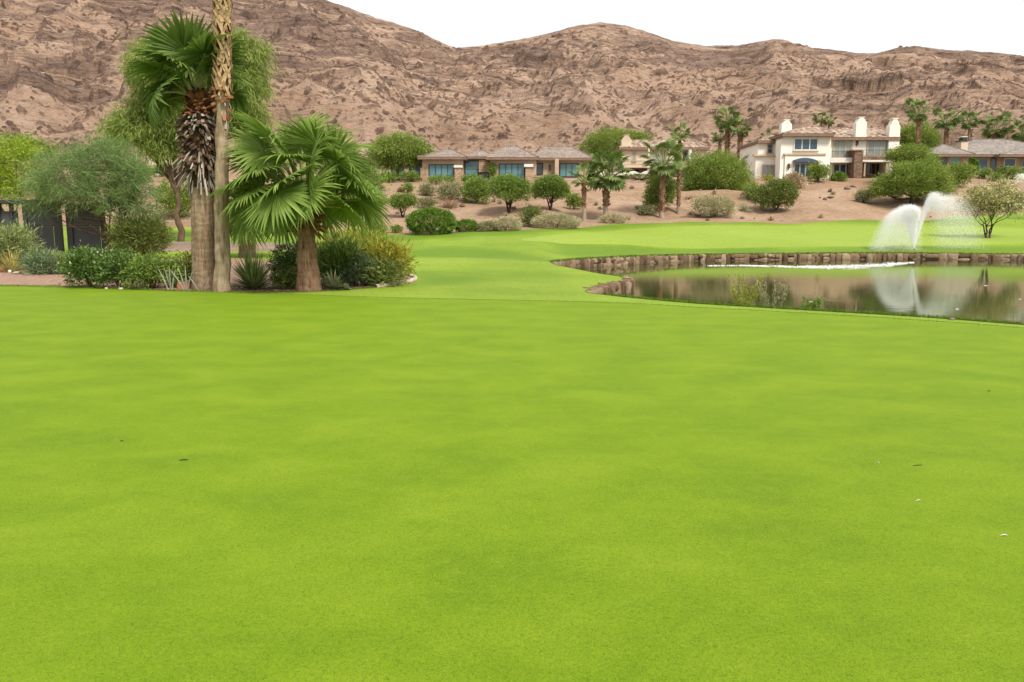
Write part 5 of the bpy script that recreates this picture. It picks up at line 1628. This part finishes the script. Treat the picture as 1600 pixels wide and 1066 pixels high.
for q_ in ((1384, 1387.5, 253.2, 276, DR - 1.6, .5), (1350, 1352.5, 253.2, 276, DR - 1.6, .5)): bpart('porch_post', M_tan, h, q_)
lantern(h, 1338.5, 224, DR); lantern(h, 1394, 224, DR)
chimney(h, 1221.5, 1237.5, 187, 209, D + 4, M_white)
chimney(h, 1338, 1354.5, 183, 208, DR - .6, M_white)
chimney(h, 1390, 1406.5, 185, 226, DR - .5, M_white)
bpart('chimney_stack', M_white, h, (1403, 1406.5, 226, 285, DR - .5, 1.6))

# ---- low bungalow in the middle
D = 110.0
b = P(780, 280, D); b[2] = float(H(b[0], b[1]))
h = thing('bungalow', b, 'low tan bungalow with grey-brown hip roofs, big teal windows and white-capped stone pillars', 'house')
bpart('wall', M_beige, h, (660, 723.5, 247, 298, D, 9), (723.6, 766, 246, 298, D + 2.5, 8), (766.1, 838, 247, 298, D - .4, 10), (838.1, 915, 248, 298, D + 1.2, 10), (867, 873, 248, 290, D - .2, 1.39))
bpart('wall', M_stb, h, (659.6, 668, 262, 298, D - .08, .078))
mb = MB()
hip(mb, 653, 730, 700, 704, 246, 233, D, 9, .9, .34)
hip(mb, 722, 772, 748, 756, 245.5, 235, D + 2.3, 7, .7, .30)
hip(mb, 759, 841, 790, 806, 246.5, 228.5, D - .4, 11, .9, .34)
hip(mb, 828, 925, 852, 893, 247.5, 229.5, D + 1.2, 12, .9, .34)
mb.build('roof', [M_flat, M_trimb], h)
window(h, 671, 709, 258, 279, D, 4, M_dkfr, M_glteal, sill=False)
bpart('stone_pillar', M_stb, h, (710.5, 721, 262, 298, D - 1.1, 1.05)); bpart('pillar_cap', M_cap, h, (709, 722.5, 258.3, 261.9, D - 1.25, 1.3))
window(h, 727, 747.5, 252, 277, D + 2.5, 1, M_dkfr, M_glteal, 2, sill=False, name='entry_glazing')
bpart('entry_panel', M_stb, h, (748, 765, 249.5, 269, D + 1.9, .59))
window(h, 751, 763, 270.2, 279, D + 2.5, 1, M_dkfr, M_gdark, sill=False, name='entry_door')
window(h, 780.5, 819, 257, 279.5, D - .4, 4, M_dkfr, M_glteal, sill=False)
bpart('stone_pillar', M_stb, h, (821, 832, 261, 298, D - 1.4, .98)); bpart('pillar_cap', M_cap, h, (819, 833.5, 256.5, 260.9, D - 1.6, 1.25))
window(h, 837.5, 847.5, 256, 272, D + 1.2, 1, M_dkfr, M_gdark, sill=False)
lantern(h, 859, 262, D + 1.2)
window(h, 875, 903, 256.5, 276, D + 1.2, 3, M_dkfr, M_glteal, sill=False)
railing(h, 834, 872, 273.5, 278.5, D - .6)

# ---- shaded house left of it
D = 121.0
b = P(612, 276, D); b[2] = float(H(b[0], b[1]))
h = thing('bungalow', b, 'pale house with pinkish roof half hidden behind the broad flat-crowned tree', 'house')
bpart('wall', M_beige, h, (545, 657, 246, 300, D, 10))
mb = MB(); hip(mb, 538, 664, 570, 625, 246, 231, D, 11, .9, .34); mb.build('roof', [M_clay, M_trimb], h)
window(h, 640, 656, 258, 274, D, 2, M_dkfr, M_glass, sill=False)
window(h, 612, 630, 258, 275, D, 2, M_dkfr, M_glass, sill=False)
window(h, 560, 585, 256, 275, D, 3, M_dkfr, M_gdark, sill=False)

# ---- cream balcony house
D = 122.0
b = P(1037, 276, D); b[2] = float(H(b[0], b[1]))
h = thing('balcony_house', b, 'cream two-storey house with a long balcony and a rounded chimney behind the slope palms', 'house')
bpart('upper_wall', M_cream2, h, (971, 1104, 231, 259, D, 10), (971, 1104, 259, 300, D + 3, 7))
mb = MB(); hip(mb, 966, 1108, 984, 1080, 231, 219.5, D, 11, .6, .34); mb.build('roof', [M_clay, M_trimb], h)
bpart('balcony', M_cream2, h, (969, 1090, 258.5, 262, D - 2.2, 5.19))
railing(h, 970, 1089, 251.5, 258.4, D - 2.1, 'balcony_railing')
for q_ in ((1013, 1015, 231.2, 258.4, D - 2.0, .3), (1076.5, 1080.5, 234, 258.4, D - 2.0, .5), (1045, 1047, 231.2, 258.4, D - 2, .3), (1011.5, 1016, 262.1, 284, D - 1.9, .5), (1045, 1050, 262.1, 284, D - 1.9, .5), (975, 978, 262.1, 284, D - 1.9, .5)): bpart('column', M_cap, h, q_)
window(h, 988.5, 993, 238, 251, D, 1, M_ltfr, M_glpale)
window(h, 1020, 1040, 238, 256, D, 3, M_ltfr, M_glpale)
window(h, 1066, 1075, 236, 252, D, 1, M_ltfr, M_gdark)
window(h, 979, 997, 263.5, 275, D + 3, 2, M_dkfr, M_gdark, sill=False, name='patio_door')
window(h, 1018, 1030, 263.5, 275, D + 3, 1, M_ltfr, M_gdark, sill=False, name='patio_door')
window(h, 1031, 1044, 263.5, 275, D + 3, 2, M_cap, M_glpale, sill=False, name='patio_door')
window(h, 1056, 1073, 263.5, 275, D + 3, 2, M_cap, M_glpale, sill=False, name='patio_door')
chimney(h, 971.5, 986.5, 211, 232, D + .6, M_cream2)
# scalloped white yard wall in front
rng = rs(91)
mb = MB(); a, e = P(936, 276, D - 8), P(1034, 276, D - 8)
xs = np.linspace(a[0], e[0], 60); zz_ = a[2] + .45 + .32 * np.abs(np.sin(np.linspace(0, 4.6 * pi, 60))) ** 1.4
V = [(x, D - 8, a[2] - 1.2) for x in xs] + [(x, D - 8, z) for x, z in zip(xs, zz_)] + [(x, D - 7.75, z) for x, z in zip(xs, zz_)] + [(x, D - 7.75, a[2] - 1.2) for x in xs]
mb.add(V, [(r * 60 + i, r * 60 + i + 1, (r + 1) * 60 + i + 1, (r + 1) * 60 + i) for r in range(3) for i in range(59)])
o = mb.build('scalloped_wall', M_cap, loc=P(985, 276, D - 8))
tag(o, 'low white scalloped yard wall in front of the cream balcony house', 'wall')

# ---- grey-roofed bungalow on the right
D = 117.0
b = P(1530, 270, D); b[2] = float(H(b[0], b[1]))
h = thing('bungalow', b, 'long tan bungalow with a grey tiled roof and square chimney at the right edge', 'house')
bpart('wall', M_tan, h, (1458, 1512, 243, 292, D - 1.5, 8), (1512.1, 1690, 243, 292, D, 14))
for q_ in ((1556.5, 1566.5, 244, 290, D - .1, .095), (1500.5, 1508.5, 244, 290, D - 1.6, .095)): bpart('stone_facing', M_stb, h, q_)
mb = MB()
hip(mb, 1450, 1518, 1472, 1478, 241.5, 227, D - 1.5, 9, .9, .36)
hip(mb, 1497, 1705, 1521, 1572, 242, 218.5, D, 16, .9, .36)
mb.build('roof', [M_grey, M_trimb], h)
mb = MB(); hip(mb, 1556, 1700, 1612, 1660, 242, 226, D - 1.2, 9, .9, .36); mb.build('front_roof', [M_grey, M_trimb], h)
window(h, 1461, 1469, 249, 261, D - 1.5, 1, M_trimb, M_glass, sill=False)
window(h, 1472, 1479, 247, 262, D - 1.5, 1, M_trimb, M_gdark, sill=False)
window(h, 1484.5, 1499, 246.5, 262, D - 1.5, 1, M_ltfr, M_glteal, sill=False)
window(h, 1525.5, 1542, 248.5, 265, D, 1, M_ltfr, M_glass, sill=False)
window(h, 1548.5, 1555.5, 246, 266, D, 1, M_trimb, M_glass, sill=False, name='door')
window(h, 1569, 1586, 248.5, 260, D, 1, M_cap, M_glass)
window(h, 1596, 1612, 249, 266, D, 2, M_ltfr, M_glass, sill=False)
mb = MB()
bx(mb, 1501.5, 1512.5, 221, 240, D + .8, 1.3)
c = mb.build('chimney', M_cream2, h)
bpart('chimney_cap', M_dkfr, c, (1504, 1511.5, 214.6, 219.4, D + .95, .9), (1500.8, 1513.2, 219.6, 220.9, D + .7, 1.5))
bpart('chimney_cap', M_cap, c, (1503.2, 1512.2, 213.2, 214.5, D + .85, 1.1))

# ---- beige house on the far left with a timber pergola
D = 118.0
b = P(262, 268, D); b[2] = float(H(b[0], b[1]))
h = thing('beige_house', b, 'pinkish-beige flat house with a brown timber pergola seen under the weeping tree', 'house')
bpart('wall', M_cream2, h, (228, 318, 236, 262.5, D, 8), (120, 227.9, 254, 264, D + 2, 6))
bpart('base_wall', noisy('red_brown_base', (.13, .055, .035), (.20, .09, .06), 3, .9, .2), h, (228, 318, 262.6, 285, D - .1, .9))
bpart('pergola', M_trimb, h, (238, 288, 247.5, 250, D - 2.5, .35), (249, 252, 238, 284, D - 2.5, .4), (274, 277.5, 238, 284, D - 2.5, .4), (262, 264, 238, 284, D - 2.5, .4))
bpart('wall_cap', M_trimb, h, (119, 227.5, 252.2, 253.9, D + 1.8, 6.3), (227.6, 319, 233.5, 235.9, D - .4, 8.6))
for i, (x, y, w) in enumerate([(246, 275, 5), (253, 274, 6), (262, 273, 5)]):
    g = G(x, y); s = g[1] / F
    mb = MB(); rock(mb, g + (0, 0, .12), (w * 1.5 * s, w * 1.1 * s, w * .9 * s), rs(600 + i), .7)
    tag(mb.build('white_boulder', M_cap, loc=g, smooth=True), ['whitish boulder on the slope below the beige house, leftmost of three', 'largest whitish boulder below the beige house, middle of three', 'whitish boulder below the beige house, rightmost of three'][i], 'boulder', 'white boulders below the beige house')

# ------------------------------------------------------------------ dark metal fence on the left
M_char = noisy('charcoal_metal', (.026, .028, .028), (.040, .043, .043), 1.5, .55, .08, .01, spec=.4)
M_char2 = noisy('charcoal_panel', (.040, .046, .046), (.058, .064, .063), 1.2, .5, .08, .01, spec=.4)
D = 43.0
b = P(80, 402, D); b[2] = float(H(b[0], b[1]))
f_ = thing('metal_fence', b, 'dark charcoal metal screen fence with framed panels and a wide gap', 'fence')
def pbx(name, m, *bb): return bpart(name, m, f_, *bb)
for x0, x1 in ((-70, -52), (-2, 2), (17, 21), (37, 43), (84, 95), (104, 113), (157, 163)):
    pbx('post', M_char, (x0, x1, 315 if x0 < 95 else 316, 404, D - .05, .22))
for x0, x1 in ((-52, -2), (43, 84), (113, 157)):
    p_ = pbx('panel', M_char2, (x0 + .2, x1 - .2, 354, 392, D + .02, .05))
    bpart('rail', M_char, p_, (x0 + .1, x1 - .1, 350.5, 353.9, D - .02, .14), (x0 + .1, x1 - .1, 392.1, 397.5, D - .02, .14), (x0 + .1, x1 - .1, 318.5, 322, D - .02, .14))
    bpart('panel_sheet', M_char2, p_, (x0 + .2, x1 - .2, 322.1, 350.4, D + .02, .05))
p_ = pbx('panel', M_char2, (2.2, 16.8, 330, 398, D + .02, .05))
pbx('panel', M_char, (21.2, 30, 330, 398, D + .02, .05))
pbx('canopy_roof', M_char, (-75, 56, 312.5, 317.5, D - .4, 2.6))

# ------------------------------------------------------------------ bed edging, rocks, block, twigs
M_conc = noisy('pale_concrete', (.42, .33, .27), (.55, .45, .38), 4, .9, .4, .02)
cur = catmull(GP([(586, 449.5), (612, 446.5), (636, 442), (648.5, 437), (645, 433), (632, 430.5)]), 8, False)
mb = MB(); mb.tube(np.c_[cur, H(cur[:, 0], cur[:, 1]) + .02], .085, 8)
o = mb.build('bed_edging', M_conc, loc=(*cur[20], 0), smooth=True)
tag(o, 'curved pale concrete kerb round the right tip of the garden bed', 'edging')

M_terra = noisy('terracotta', (.26, .095, .055), (.38, .16, .10), 5, .9, .4, .02)
g = G(287, 451.5); s = g[1] / F
mb = MB()
x0, x1, zt2 = g[0] - 9 * s, g[0] + 8 * s, 11.5 * s
V = [(x0, g[1] - .10, g[2] - .05), (x1, g[1] - .12, g[2] - .05), (x1, g[1] + .22, g[2] - .05), (x0, g[1] + .22, g[2] - .05),
     (x0 + .02, g[1] - .05, g[2] + zt2 * .92), (x1 - .02, g[1] - .06, g[2] + zt2 * 1.06), (x1 - .03, g[1] + .17, g[2] + zt2 * 1.02), (x0 + .03, g[1] + .17, g[2] + zt2 * .9)]
mb.add(V, [(0, 1, 5, 4), (1, 2, 6, 5), (2, 3, 7, 6), (3, 0, 4, 7), (4, 5, 6, 7)])
tag(mb.build('terracotta_block', M_terra, loc=g), 'tilted reddish terracotta block at the lawn edge beside the stout palm', 'block')
# pale dry agave stalks behind the block
M_paleleaf = noisy('dry_grey_leaf', (.22, .23, .17), (.42, .41, .34), 6, .7, .1)
for (x, y, hw, hp, n_, lab, sd_) in [(290, 444, 7, 24, 4, 'grey-white dry agave leaves standing above the terracotta block', 611), (266, 436, 9, 15, 4, 'bleached curved agave leaves sticking out of the mid-green shrub', 612), (311, 447, 4, 18, 2, 'pale curved blade at the foot of the stout palm', 613)]:
    g = P(x, y, 24.1 if x != 311 else 23.9); s = g[1] / F; r_ = rs(sd_)
    g0 = np.array((g[0], g[1], float(H(g[0], g[1]))))
    mb = MB()
    for k in range(n_):
        a = lerp(-1, 1, k / max(1, n_ - 1)) * .75 + r_.normal() * .12
        l = hp * s * (1.0 + .25 * r_.rand())
        p0 = np.array((g[0] + a * .08, g[1] + .05 * r_.normal(), g0[2] + .02)); tip = p0 + np.array((math.sin(a) * l * .8, -.12 - .1 * r_.rand(), (g[2] - g0[2]) + l * math.cos(a * .8)))
        mid = (p0 + tip) / 2 + np.array((-math.sin(a) * .10 * l, -.03, .14 * l))
        t = np.linspace(0, 1, 9)[:, None]
        c = (1 - t) ** 2 * p0 + 2 * t * (1 - t) * mid + t ** 2 * tip
        mb.tube(c, np.interp(t[:, 0], [0, .3, .8, 1], [.022, .022, .013, .003]), 6)
    tag(mb.build('dry_agave', M_paleleaf, loc=g0, smooth=True), lab, 'agave', 'dry agave leaves at the lawn edge')

rng = rs(88)
RK = stonemat('desert_rock', [(0, (.11, .075, .058)), (.5, (.20, .14, .105)), (1, (.30, .22, .17))])
def stone(px, py, w, hh, lab, seed, name='rock', m=RK, grp=None, D=None):
    g = G(px, py); s = g[1] / F
    mb = MB(); rock(mb, g + (0, 0, hh * s * .3), (w * s, w * s * .8, hh * s), rs(seed), .75, rough=.3)
    tag(mb.build(name, m, loc=g, smooth=True), lab, 'rock', grp)
for a in [(5, 424, 16, 9, 'reddish boulder cut by the left edge of the photo', 621, 'rock', M_terra), (15.5, 426.5, 7, 6, 'small white rock beside the yucca', 622, 'rock', M_cap), (27, 427.5, 13, 4, 'flat tan rock at the foot of the yucca', 623, 'rock', M_conc),
          (166, 452, 5, 4, 'small pale stone at the lawn edge below the dark hedge', 624, 'rock', M_conc), (189, 452.5, 8, 4, 'flat tan stone at the lawn edge below the second dark shrub', 625, 'rock', M_conc),
          (512, 451, 11, 7, 'rounded tan stone beside the agave rosette', 626, 'rock', M_conc),
          (1324, 296, 10, 6, 'dark boulder on the slope below the mansion stone pillar', 627), (1333, 292, 8, 4, 'flat brown boulder right of the dark boulder', 628), (1298, 309, 12, 4, 'flat tan slab on the sand below the mansion', 629), (1289, 313, 6, 6, 'small dark rock left of the flat tan slab', 630),
          (1487, 500, 10, 4, 'flat dark rock at the near bank of the pond', 631)]: stone(*a)
for i in range(40):
    px, py = rng.uniform(570, 1500), rng.uniform(285, 346)
    g = G(px, py)
    if g[1] < 74 or sdf(fair_poly, g[:1], g[1:2])[0] > -1: continue
    s_ = rng.uniform(1.5, 4.5)
    stone(px, py, s_ * 1.5, s_, 'small brown rock strewn on the sandy slope', 650 + i, grp='rocks strewn on the sandy slope')

# gravel and bark chips on the bed
mb = MB(); k = 0
rng = rs(99)
while k < 1500:
    x, y = rng.uniform(-15, -3), rng.uniform(23, 27.5)
    if sdf(bed_poly, np.array([x]), np.array([y]))[0] < .04: continue
    s_ = rng.uniform(.02, .06) * (2 if rng.rand() < .05 else 1)
    rock(mb, (x, y, float(H(x, y)) + s_ * .15), (s_ * (1 + rng.rand()), s_, s_ * .7), rng, .8, None, 5, 4, .3)
    k += 1
tag(mb.build('gravel', stonemat('red_gravel_chips', [(0, (.12, .06, .04)), (.4, (.24, .13, .09)), (.8, (.36, .22, .16)), (1, (.48, .38, .31))])), 'reddish gravel and chips strewn over the garden bed', 'gravel', kind='stuff')

# bits lying on the green
M_twig = noisy('dark_twig', (.030, .024, .015), (.07, .055, .035), 9, .9, .2)
M_chip = noisy('pale_chip', (.45, .40, .32), (.62, .56, .47), 9, .8, .2)
for px, py, ang, l, m, lab, r_ in [(287, 720, .15, .075, M_twig, 'dark twig lying on the green in the left foreground', .005), (1373, 724, 1.4, .05, M_chip, 'pale upright splinter on the green at the right', .004), (1434, 728, .1, .09, M_twig, 'thin green-brown twig right of the pale splinter', .003),
                               (1435, 783, .3, .05, M_chip, 'pale curled leaf bit below the thin twig', .004), (1569, 838, -.2, .05, M_chip, 'whitish chip on the green nearest the right edge', .005), (190, 690, .1, .03, M_twig, 'tiny dark speck of bark on the green at the left', .004), (1545, 612, 0, .04, M_twig, 'tiny dark bark bit far right on the green', .005)]:
    g = G(px, py)
    d = np.array((math.cos(ang), math.sin(ang) * .6, 0)) * l * .5
    mb = MB(); mb.tube([g - d + (0, 0, r_), g + (0, 0, r_ * 2.2), g + d * .7 + (0, .01, r_ * 1.4), g + d + (0, 0, r_)], [r_ * .6, r_, r_ * .8, r_ * .2], 6)
    tag(mb.build('twig' if m is M_twig else 'wood_chip', m, loc=g, smooth=True), lab, 'twig' if m is M_twig else 'chip', 'bits of litter on the green')

# taller grass along the cut edges
def edge_grass(name, line, label, seed, per, h0, w0, spread, m):
    r_ = rs(seed)
    seg = np.linalg.norm(np.diff(line, axis=0), axis=1); cum = np.concatenate([[0], np.cumsum(seg)])
    n = int(cum[-1] * per)
    s_ = r_.rand(n) * cum[-1]
    x = np.interp(s_, cum, line[:, 0]) + r_.normal(size=n) * spread; y = np.interp(s_, cum, line[:, 1]) + r_.normal(size=n) * spread
    z = H(x, y)
    d = unit(np.stack([r_.normal(size=n) * .5, r_.normal(size=n) * .5, np.ones(n)], 1))
    l = h0 * (.5 + .8 * r_.rand(n))
    Q = leaves(np.stack([x, y, z - .005], 1), d, l, w0, r_)
    mb = MB(); mb.quads(Q)
    tag(mb.build(name, m), label, 'grass', kind='stuff')
M_edge = leafmat('edge_grass_blade', (.055, .115, .008), (.100, .185, .012), (.150, .235, .022), .3, 1)
ge = catmull(GP([(-60, 446.5), (150, 451), (300, 456), (450, 460), (600, 465), (750, 468.5), (900, 471.5), (1000, 475), (1100, 481), (1300, 492), (1450, 501.5), (1640, 516)]), 10, False)
edge_grass('edge_grass', ge, 'thin dark line of taller grass along the cut edge of the green', 1, 260, .028, .008, .030, M_edge)
be = catmull(GP([(-60, 445.7), (100, 448.3), (200, 452.2), (300, 455.2), (400, 456.8), (480, 456.3), (560, 451.8), (610, 447)]), 10, False)
edge_grass('edge_grass', be, 'ragged fringe of grass along the front of the garden bed', 2, 300, .055, .012, .05, M_edge)
pn = catmull(np.concatenate([pond_near[::-1][:1] * 0 + pond_near[-1], pond_near[::-1][1:]]), 10, False)
edge_grass('edge_grass', pn, 'tufted grass fringe overhanging the near bank of the pond', 3, 420, .08, .011, .045, M_edge)
pf = catmull(np.concatenate([pond_far]), 10, False)
edge_grass('edge_grass', pf, 'uneven grass fringe on top of the far stone wall', 4, 160, .13, .03, .10, M_edge)

# ------------------------------------------------------------------ water jets
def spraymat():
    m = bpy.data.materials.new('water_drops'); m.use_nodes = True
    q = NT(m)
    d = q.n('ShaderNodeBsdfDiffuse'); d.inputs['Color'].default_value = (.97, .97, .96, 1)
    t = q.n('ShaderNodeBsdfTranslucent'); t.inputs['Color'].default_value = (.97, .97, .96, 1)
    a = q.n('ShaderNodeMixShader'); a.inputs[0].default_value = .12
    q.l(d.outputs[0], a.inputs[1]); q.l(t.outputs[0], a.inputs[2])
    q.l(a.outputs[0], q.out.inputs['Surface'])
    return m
M_drop = spraymat()
def drops(pos, size, r_):
    n = len(pos)
    a = unit(r_.normal(size=(n, 3))); b_ = unit(np.cross(a, r_.normal(size=(n, 3))))
    c_ = np.cross(a, b_)
    s_ = np.broadcast_to(size, (n,))[:, None]
    k = math.sqrt(3) / 2
    # small four-faced drops
    v = np.stack([pos + a * s_, pos - a * s_ * .33 + b_ * s_ * .94, pos - a * s_ * .33 - b_ * s_ * .47 + c_ * s_ * .82, pos - a * s_ * .33 - b_ * s_ * .47 - c_ * s_ * .82], 1)
    f = np.array([(0, 1, 2), (0, 2, 3), (0, 3, 1), (1, 3, 2)])
    return v.reshape(-1, 3), (np.arange(n)[:, None, None] * 4 + f[None]).reshape(-1, 3)
def jet(par, name, o, n, vz, vx, vy, tmax, size, seed, spread=.02, drag=.25, tpow=1.0, tmin=0.0, dome=0.0):
    """drops thrown from the nozzle on ballistic paths"""
    r_ = rs(seed)
    t = tmin + (tmax - tmin) * (r_.rand(n) ** tpow if tpow > 0 else 1 - np.sqrt(1 - r_.rand(n)))
    u = r_.rand(n)
    VX = vx[0] + (vx[1] - vx[0]) * u; VZ = (vz[0] + (vz[1] - vz[0]) * r_.rand(n) ** .6) * (1 - dome * ((u - .38) / .62) ** 2); VY = vy[0] + (vy[1] - vy[0]) * r_.rand(n)
    dr = (1 - np.exp(-drag * t)) / drag
    x = VX * dr; y = VY * dr; z = VZ * dr - 4.9 * t * t * (1 - .1 * np.clip(t, 0, 2))
    p_ = np.stack([x, y, z], 1) + r_.normal(size=(n, 3)) * (spread * (.15 + t))[:, None] + np.asarray(o)
    p_ = p_[p_[:, 2] > np.maximum(WZ, np.where(p_[:, 1] > 53.6, H(p_[:, 0], p_[:, 1]), WZ)) + .02]
    V_, F_ = drops(p_, size * (.6 + .8 * r_.rand(len(p_))), r_)
    return put(name, V_, F_, M_drop, par)
g = G(1428, 391)
o_ = g + np.array((0, 0, .12))
t_ = thing('water_sprinkler', g, 'sprinkler on the far bank throwing two white plumes of water', 'sprinkler')
mb = MB(); mb.tube([g - (0, 0, .1), g + (0, 0, .06)], [.07, .06], 10); mb.tube([g + (0, 0, .05), g + (0, 0, .13)], [.035, .025], 8)
mb.build('nozzle', M_iron, t_)
jet(t_, 'water_plume', o_, 95000, (6.9, 7.65), (.03, -2.3), (-.8, .3), 1.62, .0108, 701, .09, .12, .85, 0, .10)
jet(t_, 'water_plume', o_, 26000, (7.2, 7.7), (.03, -1.3), (-.3, .2), 1.0, .0108, 702, .08, .2, .6, 0, .10)
jet(t_, 'water_plume', o_, 24000, (7.9, 9.1), (1.15, 1.9), (-.2, .3), 1.25, .0105, 703, .05, .2, -1)
jet(t_, 'water_plume', o_, 56000, (7.2, 8.8), (1.2, 3.4), (-.4, .7), 1.75, .0085, 704, .14, .2, .8, .5)
g2 = G(1648, 345)
t2 = thing('water_sprinkler', g2, 'second sprinkler beyond the right edge throwing a thin arc leftwards', 'sprinkler')
mb = MB(); mb.tube([g2 - (0, 0, .1), g2 + (0, 0, .12)], [.07, .05], 10); mb.build('nozzle', M_iron, t2)
jet(t2, 'water_plume', g2 + np.array((0, 0, .14)), 5000, (8.8, 9.4), (-4.4, -3.6), (-.3, .3), 1.05, .020, 705, .05, .15)
jet(t2, 'water_plume', g2 + np.array((0, 0, .14)), 5000, (7.6, 9.4), (-4.4, -2.0), (-.3, .3), 1.9, .014, 706, .14, .15, .8, .5)
# sky glare on the rippled water below the plume, put in as white drops
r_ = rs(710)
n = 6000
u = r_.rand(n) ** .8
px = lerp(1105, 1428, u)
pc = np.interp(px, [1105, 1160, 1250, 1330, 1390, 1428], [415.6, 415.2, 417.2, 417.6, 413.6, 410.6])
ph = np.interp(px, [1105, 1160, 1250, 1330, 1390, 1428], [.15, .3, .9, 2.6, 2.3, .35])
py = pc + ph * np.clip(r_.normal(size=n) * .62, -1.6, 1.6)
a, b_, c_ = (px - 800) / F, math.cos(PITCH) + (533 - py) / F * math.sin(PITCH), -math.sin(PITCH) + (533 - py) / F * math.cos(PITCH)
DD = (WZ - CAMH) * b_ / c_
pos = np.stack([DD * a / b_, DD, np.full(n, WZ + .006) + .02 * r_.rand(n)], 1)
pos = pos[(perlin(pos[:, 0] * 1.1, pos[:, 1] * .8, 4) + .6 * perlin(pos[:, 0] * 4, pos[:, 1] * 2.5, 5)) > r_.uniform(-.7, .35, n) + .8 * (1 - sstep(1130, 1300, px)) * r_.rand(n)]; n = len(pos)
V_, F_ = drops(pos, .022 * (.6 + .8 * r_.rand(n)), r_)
# scattered floating flecks
n2 = 6
px, py = 1600 - 560 * r_.rand(n2) ** 1.5, r_.uniform(416, 490, n2)
a, b_, c_ = (px - 800) / F, math.cos(PITCH) + (533 - py) / F * math.sin(PITCH), -math.sin(PITCH) + (533 - py) / F * math.cos(PITCH)
DD = (WZ - CAMH) * b_ / c_
pos = np.stack([DD * a / b_, DD, np.full(n2, WZ + .004)], 1)
pos = pos[sdf(pond_poly, pos[:, 0], pos[:, 1]) > .3]
mbf = MB()
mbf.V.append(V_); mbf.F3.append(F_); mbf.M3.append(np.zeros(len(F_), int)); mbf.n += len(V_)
for p_ in pos:
    w, l = r_.uniform(.006, .014), r_.uniform(.02, .07)
    mbf.box(p_[0] - l, p_[0] + l, p_[1] - w, p_[1] + w, p_[2] - .004, p_[2] + .006)
tag(mbf.build('sky_glare_and_flecks', M_drop), 'white drops standing in for sky glare on the pond, and floating flecks', 'sky_glare_and_flecks', kind='stuff')
